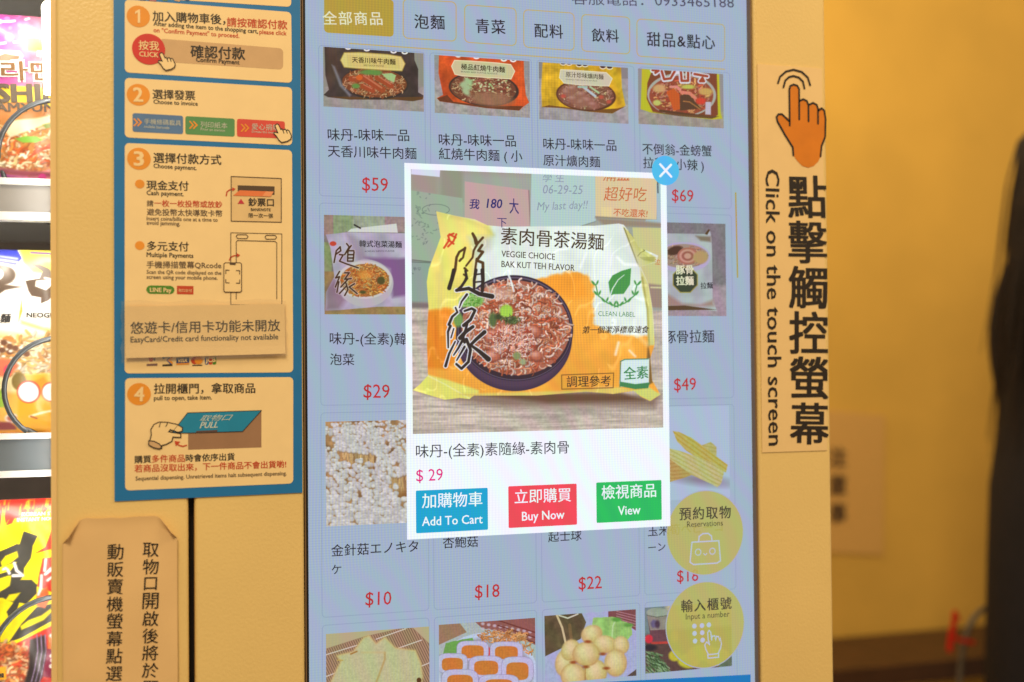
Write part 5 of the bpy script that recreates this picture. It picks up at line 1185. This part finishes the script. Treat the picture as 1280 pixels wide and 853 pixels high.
for q in ([(606, 735), (606, 716), (624, 717)], [(662, 718), (680, 719), (680, 737)], [(680, 768), (680, 786), (662, 785)], [(624, 784), (606, 783), (606, 766)]): pline(mb, zp2(*q), 1.0, .0012)
mb.build('phone_drawing', [mline, mcrm], s3_)
mb = MB(); mb.poly(quad_round(quad([zp2(183, 797), zp2(333, 800), zp2(333, 844), zp2(183, 842)], PO, .0004), 5*MPP)); mb.build('payment_logo', pr_('green', (76, 132, 30)), s3_)
pr_text(s3_, [('LINE Pay', zp2(203, 832), zp2(316, 834), mcrm, dict(bold=.03))], lvl=.0007)
mb = MB(); ppoly(mb, [zp2(346, 799), zp2(434, 801), zp2(434, 846), zp2(346, 844)]); mb.build('payment_logo', mr, s3_); pr_text(s3_, [('街口支付', zp2(354, 832), zp2(426, 834), mcrm, dict())], lvl=.0007)
# row of card marks at the foot of step 3
mb = MB(); ppoly(mb, [zp3(132, 290), zp3(173, 288), zp3(173, 297), zp3(132, 298)], .0004, 2); ppoly(mb, [zp3(140, 268), zp3(150, 262), zp3(160, 270), zp3(152, 282), zp3(142, 280)], .0004, 0); ppoly(mb, [zp3(156, 270), zp3(166, 266), zp3(164, 280)], .0005, 2)
mb.build('payment_logo', [mr, mcrm, pr_('mark_grey', (120, 90, 84))], s3_)
mb = MB(); pline(mb, [zp3(*p) for p in ((195, 268), (208, 262), (222, 264), (212, 276), (224, 288))], 2.4, .0005, 0); pline(mb, [zp3(*p) for p in ((228, 266), (216, 276), (228, 286))], 2.2, .0006, 1); ppoly(mb, [zp3(192, 292), zp3(230, 290), zp3(230, 298), zp3(192, 299)], .0004, 2)
mb.build('payment_logo', [pr_('mark_blue', (50, 90, 150)), mo, mk], s3_)
mb = MB(); ppoly(mb, [zp3(245, 267), zp3(294, 265), zp3(294, 291), zp3(245, 293)], .0004, 0); ppoly(mb, [zp3(245, 288), zp3(294, 286), zp3(294, 292), zp3(245, 294)], .0005, 1); letters(mb, 'VISA', zp3(252, 284), zp3(286, 283), PO, .0007, m=2, bold=.03, shear=.2); mb.build('payment_logo', [pr_('mark_navy', (44, 66, 120)), mo, mcrm], s3_)
mb = MB(); disc(mb, zp3(316, 277), 4.7, .0004, 0, n=24); disc(mb, zp3(330, 277), 4.7, .0006, 1, n=24); ppoly(mb, [zp3(306, 294), zp3(344, 293), zp3(344, 297), zp3(306, 298)], .0004, 2); mb.build('payment_logo', [mr, mo, mk], s3_)
mb = MB()
for i, x in enumerate((354, 368.5, 383)): mb.poly(quad_round(quad([zp3(x, 264), zp3(x+14, 263), zp3(x+14, 292), zp3(x, 293)], PO, .0004), 1.5*MPP), i)
letters(mb, 'JCB', zp3(357, 283), zp3(394, 282), PO, .0007, m=3, bold=.05); mb.build('payment_logo', [pr_('mark_blue'), mr, pr_('green'), mcrm], s3_)
# step 4
s4_ = panel([(156.4, 473), (366.5, 471.6), (366.5, 604.5), (156.4, 613.4)])
badge(s4_, zp3(103, 405), 13.6, '4')
pr_text(s4_, [('拉開櫃門，拿取商品', zp3(160, 405), zp3(545, 402), mk, B), ('pull to open, take item.', zp3(160, 428), zp3(380, 425), mk, B2),
    ('購買', zp3(86, 669), zp3(149, 666), mk, B), ('多件商品', zp3(152, 666), zp3(277, 663), mr, B), ('時會依序出貨', zp3(281, 663), zp3(467, 657), mk, B), ('若商品沒取出來，下一件商品不會出貨喲!', zp3(86, 704), zp3(663, 686), mr, B),
    ('Sequential dispensing. Unretrieved items halt subsequent dispensing.', zp3(90, 734), zp3(665, 713), g_, B2)])
mb = MB(); ppoly(mb, [zp3(290, 556), zp3(500, 546), zp3(569, 468), zp3(569, 608), zp3(290, 617)], .0003, 1); ppoly(mb, [zp3(288, 476), zp3(569, 467), zp3(497, 547), zp3(290, 553), zp3(228, 552)], .0006, 0); pline(mb, [zp3(288, 476), zp3(569, 467), zp3(497, 547), zp3(290, 553), zp3(228, 552)], .8, .0008, 2, closed=True)
ppoly(mb, [zp3(322, 545), zp3(402, 541), zp3(400, 549), zp3(318, 552)], .0009, 3)
mb.build('tray_drawing', [pr_('tray_blue', (22, 132, 170)), pr_('tray_brown', (156, 116, 84)), mk, pr_('dark_brown', (90, 66, 60))], s4_)
pr_text(s4_, [('取物口', zp3(334, 509), zp3(462, 504), pr_('pale_blue', (196, 206, 196)), dict(shear=.5, h=7.5)), ('PULL', zp3(334, 535), zp3(402, 532), pr_('pale_blue'), dict(shear=.4, bold=.02))], lvl=.0010)
gl = [zp3(*p) for p in ((142, 590), (150, 560), (148, 540), (160, 520), (180, 511), (212, 512), (248, 520), (268, 532), (268, 545), (252, 550), (222, 540), (216, 548), (262, 556), (262, 570), (232, 568), (228, 584), (206, 596), (190, 600), (188, 612), (160, 608), (140, 598))]
mb = MB(); ppoly(mb, gl, .0008, 0); pline(mb, gl, 1.2, .0010, 1, closed=True); pline(mb, [zp3(180, 530), zp3(184, 514)], .9, .0011, 1); pline(mb, [zp3(205, 528), zp3(212, 514)], .9, .0012, 1); ppoly(mb, [zp3(*p) for p in ((140, 580), (160, 584), (180, 594), (192, 606), (182, 614), (160, 610), (142, 600))], .0013, 2); pline(mb, [zp3(*p) for p in ((140, 582), (160, 584), (180, 594), (190, 606), (180, 613), (158, 608), (140, 598))], 1.2, .0015, 1, closed=True)
mb.build('glove_drawing', [mcrm, mk, mtan], s4_)
mb = MB(); pline(mb, [zp3(284, 600), zp3(270, 604), zp3(255, 600), zp3(246, 592)], 1.7); ppoly(mb, [zp3(238, 583), zp3(260, 586), zp3(243, 603)], .0007); mb.build('red_arrow', mr, s4_)

# card taped over the poster
KO = -.0042
q = quad([zp3(48, 71), zp3(658, 62), zp3(660, 251), zp3(52, 268)], KO)
nt = thing('payment_notice', 'cream strip in clear tape over the poster saying EasyCard/Credit card functionality not available', 'notice', (q[0]+q[2])/2)
mb = MB(); n = 16
bend = lambda t, s: KO-.0012*math.sin(math.pi*t)*0 - .0022*(s**3)*(.4+.6*t) 
def card_y(u, v):
    t = np.clip((u-q[0][0])/(q[1][0]-q[0][0]), 0, 1); s_ = np.clip(((q[0][2]+(q[1][2]-q[0][2])*t)-v)/(q[0][2]-q[3][2]), 0, 1)
    return KO-.0022*(s_**3)*(.4+.6*t)
vs = []
for j in range(7):
    for i in range(n):
        t, s_ = i/(n-1), j/6
        p = (q[0]*(1-t)+q[1]*t)*(1-s_)+(q[3]*(1-t)+q[2]*t)*s_; vs.append((p[0], bend(t, s_), p[2]))
fs = [(j*n+i, (j+1)*n+i, (j+1)*n+i+1, j*n+i+1) for j in range(6) for i in range(n-1)]
mb.add(vs, fs); o = mb.build('card', pr_('card_cream', (242, 208, 150), rough=.4, var=.02, coat=.3), nt); so = o.modifiers.new('t', 'SOLIDIFY'); so.thickness = .0004; so.offset = -1
pr_text(nt, [('悠遊卡/信用卡功能未開放', zp3(71, 176), zp3(640, 165), mk, dict(bold=.006)), ('EasyCard/Credit card functionality not available', zp3(71, 208), zp3(633, 196), mk, dict(bold=.01))], yo=KO, lvl=.0003, surf=card_y)
m_tape = clear_mat('clear_tape', (.97, .95, .90), weight=.11, rough=.25)
mb = MB(); tq = quad([zp3(34, 52), zp3(662, 46), zp3(668, 258), zp3(36, 288)], KO, .0009)
# slightly rumpled film
n = 26; vs = []
for j in range(9):
    for i in range(n):
        t, s_ = i/(n-1), j/8
        p = (tq[0]*(1-t)+tq[1]*t)*(1-s_)+(tq[3]*(1-t)+tq[2]*t)*s_; e_ = .0009*math.sin(t*31+s_*5)*math.sin(s_*9+t*7)*(1 if s_ < .15 or t < .1 else .25)
        vs.append((p[0]+(.0008*math.sin(s_*22) if i in (0, n-1) else 0), p[1]-abs(e_)*.6-.0026*s_**2.2, p[2]+(.0009*math.sin(t*17) if j == 0 else 0)))
mb.add(vs, [(j*n+i, (j+1)*n+i, (j+1)*n+i+1, j*n+i+1) for j in range(8) for i in range(n-1)]); mb.build('clear_tape', m_tape, nt, smooth=True)

# paper notice with curled top corners, lower left
NO = -.0022
m_pap = print_mat('tan_paper', (230, 188, 128), rough=.6, var=.03, scale=30)
T = [zp4(*p) for p in ((66, 172), (100, 140), (140, 108), (180, 99), (230, 103), (290, 98), (330, 101), (400, 94), (490, 91), (520, 97), (560, 122), (592, 146))]
ul, ur = PX(*T[0], NO)[0], PX(*T[-1], NO)[0]; zb = PX(70, 905, NO)[2]
nx_, ny_ = 72, 80; vs = []
tx = [PX(*p, NO)[0] for p in T]; tz = [PX(*p, NO)[2] for p in T]
ul2, ur2 = PX(*zp4(68, 853), NO)[0], PX(*zp4(584, 853), NO)[0]
for j in range(ny_):
    for i in range(nx_):
        t = i/(nx_-1); s_ = (j/(ny_-1))**1.6
        x = ul+(ur-ul)*t; zt_ = np.interp(x, tx, tz); z = zt_+(zb-zt_)*s_
        x += (0)*(1)
        wv = .0008*math.sin(x*90)*math.sin(z*60+1)
        # rolled corners at the top
        dl = max(0, .17-t)/.17; dr = max(0, t-.82)/.18; dtop = max(0, 1-s_/.055)
        lift = .0075*(dl**1.5+.9*dr**1.5)*dtop**1.3 + .0007*dtop**2
        vs.append((x+.004*dl*dtop-.004*dr*dtop, NO-wv-.0006-lift, z-.006*dtop*(dl+dr)*.5))
mb = MB(); mb.add(vs, [(j*nx_+i, (j+1)*nx_+i, (j+1)*nx_+i+1, j*nx_+i+1) for j in range(ny_-1) for i in range(nx_-1)])
pn = thing('paper_notice', 'tan paper notice with two columns of black characters and curled top corners, below the poster', 'notice', ((ul+ur)/2, NO, zb))
o = mb.build('sheet', m_pap, pn, smooth=True); so = o.modifiers.new('t', 'SOLIDIFY'); so.thickness = .0003; so.offset = 1
pap_y = lambda u, v: NO-.0006-.0008*np.sin(u*90)*np.sin(v*60+1)
mb = MB(); ys = (210, 292, 378, 452, 530, 612, 688, 768)
for i, ch in enumerate('取物口開啟後將於顯示'):
    y = 279+79*i; x0 = 433-i*.5; ins = 7 if ch == '口' else 0; y -= ins
    letters(mb, ch, zp4(x0+ins, y), zp4(x0+72-ins, y-1), NO, .0007, bold=.006, surf=pap_y, h=15 if ins else None)
for i, ch in enumerate('動販賣機螢幕點選完'):
    y = 291+79.2*i; x0 = 271-i*1.0; letters(mb, ch, zp4(x0, y), zp4(x0+73, y-1), NO, .0007, bold=.006, surf=pap_y)
mb.build('lettering', mk, pn)

# strip sticker on the right frame
m_film = print_mat('pale_film', (236, 198, 136), rough=.42, var=.02, spec=.4)
q = quad([(942.6 if False else 950.2, 80.5), (1031.5, 86), (1037.5, 563), (952, 566)], -.0009)
# keep upright in the plane
ra = (max(PX(949.5, 300, -.0009)[0], u_scr1+.002), u_end-.0045, (q[2][2]+q[3][2])/2, (q[0][2]+q[1][2])/2)
stk = thing('touch_sticker', 'tall pale sticker with an orange pointing hand and vertical black characters right of the screen', 'sticker', ((ra[0]+ra[1])/2, 0, ra[2]))
mb = MB(); mb.box((ra[0], -.0009, ra[2]), (ra[1], -.0004, ra[3])); mb.build('film', m_film, stk)
SO = -.0009
hp = [(250, 420), (247, 215), (255, 198), (275, 192), (300, 198), (312, 215), (314, 300), (325, 291), (345, 290), (365, 300), (377, 325), (390, 315), (408, 314), (430, 325), (441, 350), (452, 348), (470, 352), (484, 372), (488, 430), (486, 540), (470, 590), (457, 640), (455, 672), (440, 705), (410, 735), (375, 746), (335, 735), (300, 700), (274, 662), (270, 610), (240, 560), (200, 490), (165, 430), (165, 402), (188, 388), (212, 398)]
mb = MB(); ppoly(mb, [zs(*p) for p in hp], .0003, 0, SO)
for ln in ([(274, 662), (270, 610), (220, 530), (168, 438), (162, 408), (175, 390), (198, 390), (246, 436)], [(250, 464), (247, 225), (253, 202), (275, 192), (300, 200), (312, 222), (313, 424)], [(316, 300), (340, 290), (364, 302), (374, 330), (375, 436)], [(380, 326), (405, 314), (430, 328), (438, 355), (438, 452)],
           [(442, 366), (462, 350), (480, 366), (488, 420), (486, 540), (462, 600), (455, 670)], [(172, 182), (185, 140), (225, 105), (275, 93), (330, 108), (370, 145), (386, 196)], [(208, 210), (220, 165), (245, 142), (275, 135), (310, 145), (338, 172), (348, 218)]):
    pline(mb, smooth2(zs(*ln)) if False else zs(*ln), 2.9, .0006, 1, SO)
mb.build('hand_icon', [pr_('hand_orange', (214, 122, 18)), mk], stk)
mb = MB()
for i, ch in enumerate('點擊觸控螢幕'):
    y = 272.5+56.2*i+(.4*i); x = 986.2+.35*i; letters(mb, ch, (x, y-.5), (x+46.5, y), SO, .0004, bold=.022, h=51 if i < 5 else 50)
mb.build('lettering', mk, stk)
mb = MB(); letters(mb, 'Click on the touch screen', (956.8, 212), (960.8, 557), SO, .0004, bold=.012, h=18.5); mb.build('lettering', mk, stk)

# ================================================================== behind the machine
WY = 1.716
m_note = print_mat('peach_paper', (224, 172, 92), rough=.7, var=.03)
m_ink = print_mat('black_ink', (84, 60, 36), rough=.6, var=.05)
mb = MB(); q = quad([(1022, 512), (1106, 520), (1104, 694), (1020, 690)], WY)
mb.poly(q, thick=.002)
wn = thing('wall_notice', 'blurred pale peach notice sheet on the orange wall right behind the vending machine', 'notice', (q[0]+q[2])/2)
mb.build('sheet', m_note, wn)
mb = MB()
for k, ch in enumerate('注意事'):
    letters(mb, ch, (1036, 583+35*k), (1057, 583.5+35*k), WY-.002, .002, bold=.03)
mb.build('lettering', m_ink, wn)
# low dark bench along the wall
m_wood = print_mat('dark_bench_wood', (74, 46, 24), rough=.5, var=.2, scale=14)
zt = PX(1100, 829, 1.45)[2]
be = thing('wooden_bench', 'low dark brown bench along the foot of the orange wall', 'bench', (1.4, 1.55, 0))
mb = MB(); mb.box((-.2, 1.42, zt-.045), (3.2, 1.70, zt)); mb.build('seat', m_wood, be)
for x in (0.1, 1.0, 2.0, 3.0):
    mb = MB(); mb.box((x, 1.45, 0), (x+.05, 1.66, zt-.046)); mb.build('leg', m_wood, be)
def tube(mb, pts, r, m=0, seg=8):
    P = [np.array(p, float) for p in pts]; n = len(P); vs = []
    up = np.array([0, 0, 1.0])
    for i, p in enumerate(P):
        d = P[min(i+1, n-1)]-P[max(i-1, 0)]; d /= np.linalg.norm(d)
        e1 = np.cross(d, [0.1, 1, 0.05]); e1 /= np.linalg.norm(e1); e2 = np.cross(d, e1)
        rr_ = r if np.isscalar(r) else r[i]
        vs += [p+rr_*(e1*math.cos(q)+e2*math.sin(q)) for q in np.linspace(0, 2*math.pi, seg, endpoint=False)]
    fs = [(i*seg+j, i*seg+(j+1) % seg, (i+1)*seg+(j+1) % seg, (i+1)*seg+j) for i in range(n-1) for j in range(seg)]
    mb.add(vs, fs, m)
def smooth_path(pts, n=8):
    out = []
    P = [np.array(p, float) for p in pts]
    for i in range(len(P)-1):
        a, b, c, d = P[max(i-1, 0)], P[i], P[i+1], P[min(i+2, len(P)-1)]
        for t in np.linspace(0, 1, n, endpoint=False):
            out.append(.5*((2*b)+(-a+c)*t+(2*a-5*b+4*c-d)*t*t+(-a+3*b-3*c+d)*t**3))
    out.append(P[-1]); return out
m_rail = print_mat('grey_metal_tube', (92, 84, 72), rough=.35, var=.08)
m_redp = print_mat('red_plastic', (205, 32, 24), rough=.4, var=.05)
HY = 1.15
p = [PX(x, y, HY) for x, y in ((1196, 900), (1199, 853), (1205, 805), (1218, 772), (1242, 757), (1280, 756), (1310, 775), (1322, 830))]
p = [np.array([p[0][0], HY, 0.02])] + p + [np.array([p[-1][0]+.01, HY, 0.02])]
ho = thing('metal_hoop', 'curved grey metal hoop with a red strap standing by the person at the lower right', 'hoop', (p[0][0], HY, 0))
mb = MB(); tube(mb, smooth_path(p), .0058); mb.build('frame', m_rail, ho, smooth=True)
mb = MB(); mb.box((p[0][0]-.07, HY-.05, 0), (p[-1][0]+.07, HY+.05, .02)); mb.build('base', m_rail, ho)
mb = MB()
mb.ribbon([PX(x, y, HY-.008) for x, y in ((1193, 766), (1191, 782), (1187, 800), (1186, 812))], .011)
mb.ribbon([PX(x, y, HY-.0085) for x, y in ((1189, 796), (1200, 800), (1216, 803))], .008)
mb.ribbon([PX(x, y, HY-.009) for x, y in ((1192, 768), (1197, 773))], .008)
st = mb.build('strap', m_redp, ho)
sol = st.modifiers.new('thick', 'SOLIDIFY'); sol.thickness = .004

# person at the right edge, mostly outside the frame
PYY = 0.95
m_hair = print_mat('dark_brown_hair', (36, 24, 17), rough=.45, var=.3, scale=40)
m_skin = print_mat('skin', (205, 150, 112), rough=.55, var=.04)
m_coat = print_mat('dark_navy_coat', (26, 25, 34), rough=.85, var=.12, scale=30, bump=.3, bscale=120)
hc = PX(1360, 188, PYY)
per = thing('person', 'person with long dark hair and a dark navy coat at the right edge', 'person', (hc[0], PYY, 0))
skel = [((0, 0, .92), .10), ((0, 0, 1.12), .095), ((0, 0, 1.29), .08), ((0, 0, 1.39), .05), ((0, -.01, 1.46), .05), ((0, -.015, 1.53), .085), ((0, -.01, 1.60), .08),
        ((-.15, 0, 1.32), .04), ((-.205, -.03, 1.07), .034), ((-.20, -.065, .86), .028), ((-.20, -.085, .78), .026),
        ((.15, 0, 1.32), .04), ((.205, -.03, 1.07), .034), ((.20, -.065, .86), .028), ((.20, -.085, .78), .026),
        ((-.09, 0, .86), .085), ((-.09, .0, .48), .055), ((-.09, .01, .09), .04), ((-.09, -.12, .04), .035),
        ((.09, 0, .86), .085), ((.09, .0, .48), .055), ((.09, .01, .09), .04), ((.09, -.12, .04), .035), ((0, -.108, 1.535), .012)]
edges = [(0, 1), (1, 2), (2, 3), (3, 4), (4, 5), (5, 6), (2, 7), (7, 8), (8, 9), (9, 10), (2, 11), (11, 12), (12, 13), (13, 14),
         (0, 15), (15, 16), (16, 17), (17, 18), (0, 19), (19, 20), (20, 21), (21, 22), (5, 23)]
dz = hc[2]-1.56
me = bpy.data.meshes.new('body')
me.from_pydata([(v[0][0], v[0][1], v[0][2]+(dz if v[0][2] > .85 else dz*v[0][2]/.85)) for v in skel], edges, [])
bo = link('body', me, per, (hc[0], PYY, 0)); me.materials.append(m_skin)
sk = bo.modifiers.new('skin', 'SKIN'); 
for i, v in enumerate(skel): me.skin_vertices[0].data[i].radius = (v[1], v[1]); me.skin_vertices[0].data[i].use_root = (i == 0)
ss = bo.modifiers.new('sub', 'SUBSURF'); ss.levels = 2; ss.render_levels = 2
bo.rotation_euler.z = math.radians(90)
# coat: lofted rings and two sleeves
mb = MB(); seg = 24
rings = [(1.40, .06, .07), (1.37, .075, .13), (1.33, .09, .18), (1.20, .115, .19), (1.05, .145, .19), (.9, .175, .20), (.75, .185, .21), (.6, .19, .22), (.5, .195, .22)]
vs = [(hc[0]+math.cos(q)*a*(1+.03*math.sin(5*q+z*9)), PYY+math.sin(q)*b_*(1+.03*math.sin(6*q)), z+dz) for z, a, b_ in rings for q in np.linspace(0, 2*math.pi, seg, endpoint=False)]
mb.add(vs, [(i*seg+j, i*seg+(j+1) % seg, (i+1)*seg+(j+1) % seg, (i+1)*seg+j) for i in range(len(rings)-1) for j in range(seg)])
for sx in (-1, 1):
    tube(mb, smooth_path([(hc[0], PYY+sx*.16, 1.35+dz), (hc[0], PYY+sx*.195, 1.22+dz), (hc[0]+.03, PYY+sx*.205, 1.06+dz), (hc[0]+.07, PYY+sx*.20, .82+dz)], 6),
         [.05+.018*math.sin(i*.17) for i in range(19)], seg=14)
mb.build('coat', m_coat, per, smooth=True)
# hair: scalp shell and hanging locks
mb = MB(); r = random.Random(3)
vs = []; seg = 26
rings = [(.115, .01), (.108, .05), (.085, .083), (.04, .10), (-.03, .105), (-.10, .108), (-.20, .112), (-.32, .116), (-.42, .11)]
for z, a in rings:
    for q in np.linspace(0, 2*math.pi, seg, endpoint=False):
        w = 1+.05*math.sin(9*q+z*8)
        fr = .45 if (math.cos(q) > .3 and z < .06) else 1.0
        vs.append((hc[0]+math.cos(q)*a*w*fr, PYY+math.sin(q)*a*w, hc[2]+z))
mb.add(vs, [(i*seg+j, i*seg+(j+1) % seg, (i+1)*seg+(j+1) % seg, (i+1)*seg+j) for i in range(len(rings)-1) for j in range(seg)])
for i in range(420):
    q = r.uniform(0, 2*math.pi)
    if math.cos(q) > .35: q = math.pi-q
    L = r.uniform(.42, .68); rad = r.uniform(.097, .118); fl = r.uniform(0, .055); ph = r.uniform(0, 6)
    if math.cos(q) < -.3: fl *= 1.5
    pts = []
    for t in np.linspace(0, 1, 7):
        rr_ = rad*min(1, .45+t*3)+fl*t+.004*math.sin(7*t+ph)
        pts.append((hc[0]+math.cos(q+.1*math.sin(3*t+ph))*rr_, PYY+math.sin(q)*rr_, hc[2]+.10-L*t*1.05))
    tube(mb, pts, [.0035*(1-.8*t) for t in np.linspace(0, 1, 7)], seg=4)
mb.build('hair', m_hair, per, smooth=True)
m_eyew = print_mat('eye_white', (225, 220, 210), rough=.3); m_lip = print_mat('lips', (170, 84, 72), rough=.5)
for sx in (-1, 1):
    mb = MB(); ec = np.array([hc[0]+.078, PYY+sx*.03, hc[2]-.005]); n_ = 10; vs = []
    for j in range(7):
        for i in range(n_):
            p_, t_ = math.pi*j/6, 2*math.pi*i/n_; vs.append(ec+.0115*np.array([math.cos(p_), math.sin(p_)*math.cos(t_), math.sin(p_)*math.sin(t_)*.6]))
    mb.add(vs, [(j*n_+i, j*n_+(i+1) % n_, (j+1)*n_+(i+1) % n_, (j+1)*n_+i) for j in range(6) for i in range(n_)]); 
    mb.m[:20] = [1]*20
    mb.build('eye', [m_eyew, m_hair], per, smooth=True)
    mb = MB(); tube(mb, [(hc[0]+.083, PYY+sx*.015, hc[2]+.018), (hc[0]+.084, PYY+sx*.03, hc[2]+.023), (hc[0]+.076, PYY+sx*.046, hc[2]+.018)], .0025, seg=5); mb.build('eyebrow', m_hair, per, smooth=True)
mb = MB(); tube(mb, [(hc[0]+.076, PYY-.022, hc[2]-.062), (hc[0]+.086, PYY, hc[2]-.064), (hc[0]+.076, PYY+.022, hc[2]-.062)], [.002, .006, .002], seg=6); mb.build('mouth', m_lip, per, smooth=True)
bpy.data.objects.remove(_to)
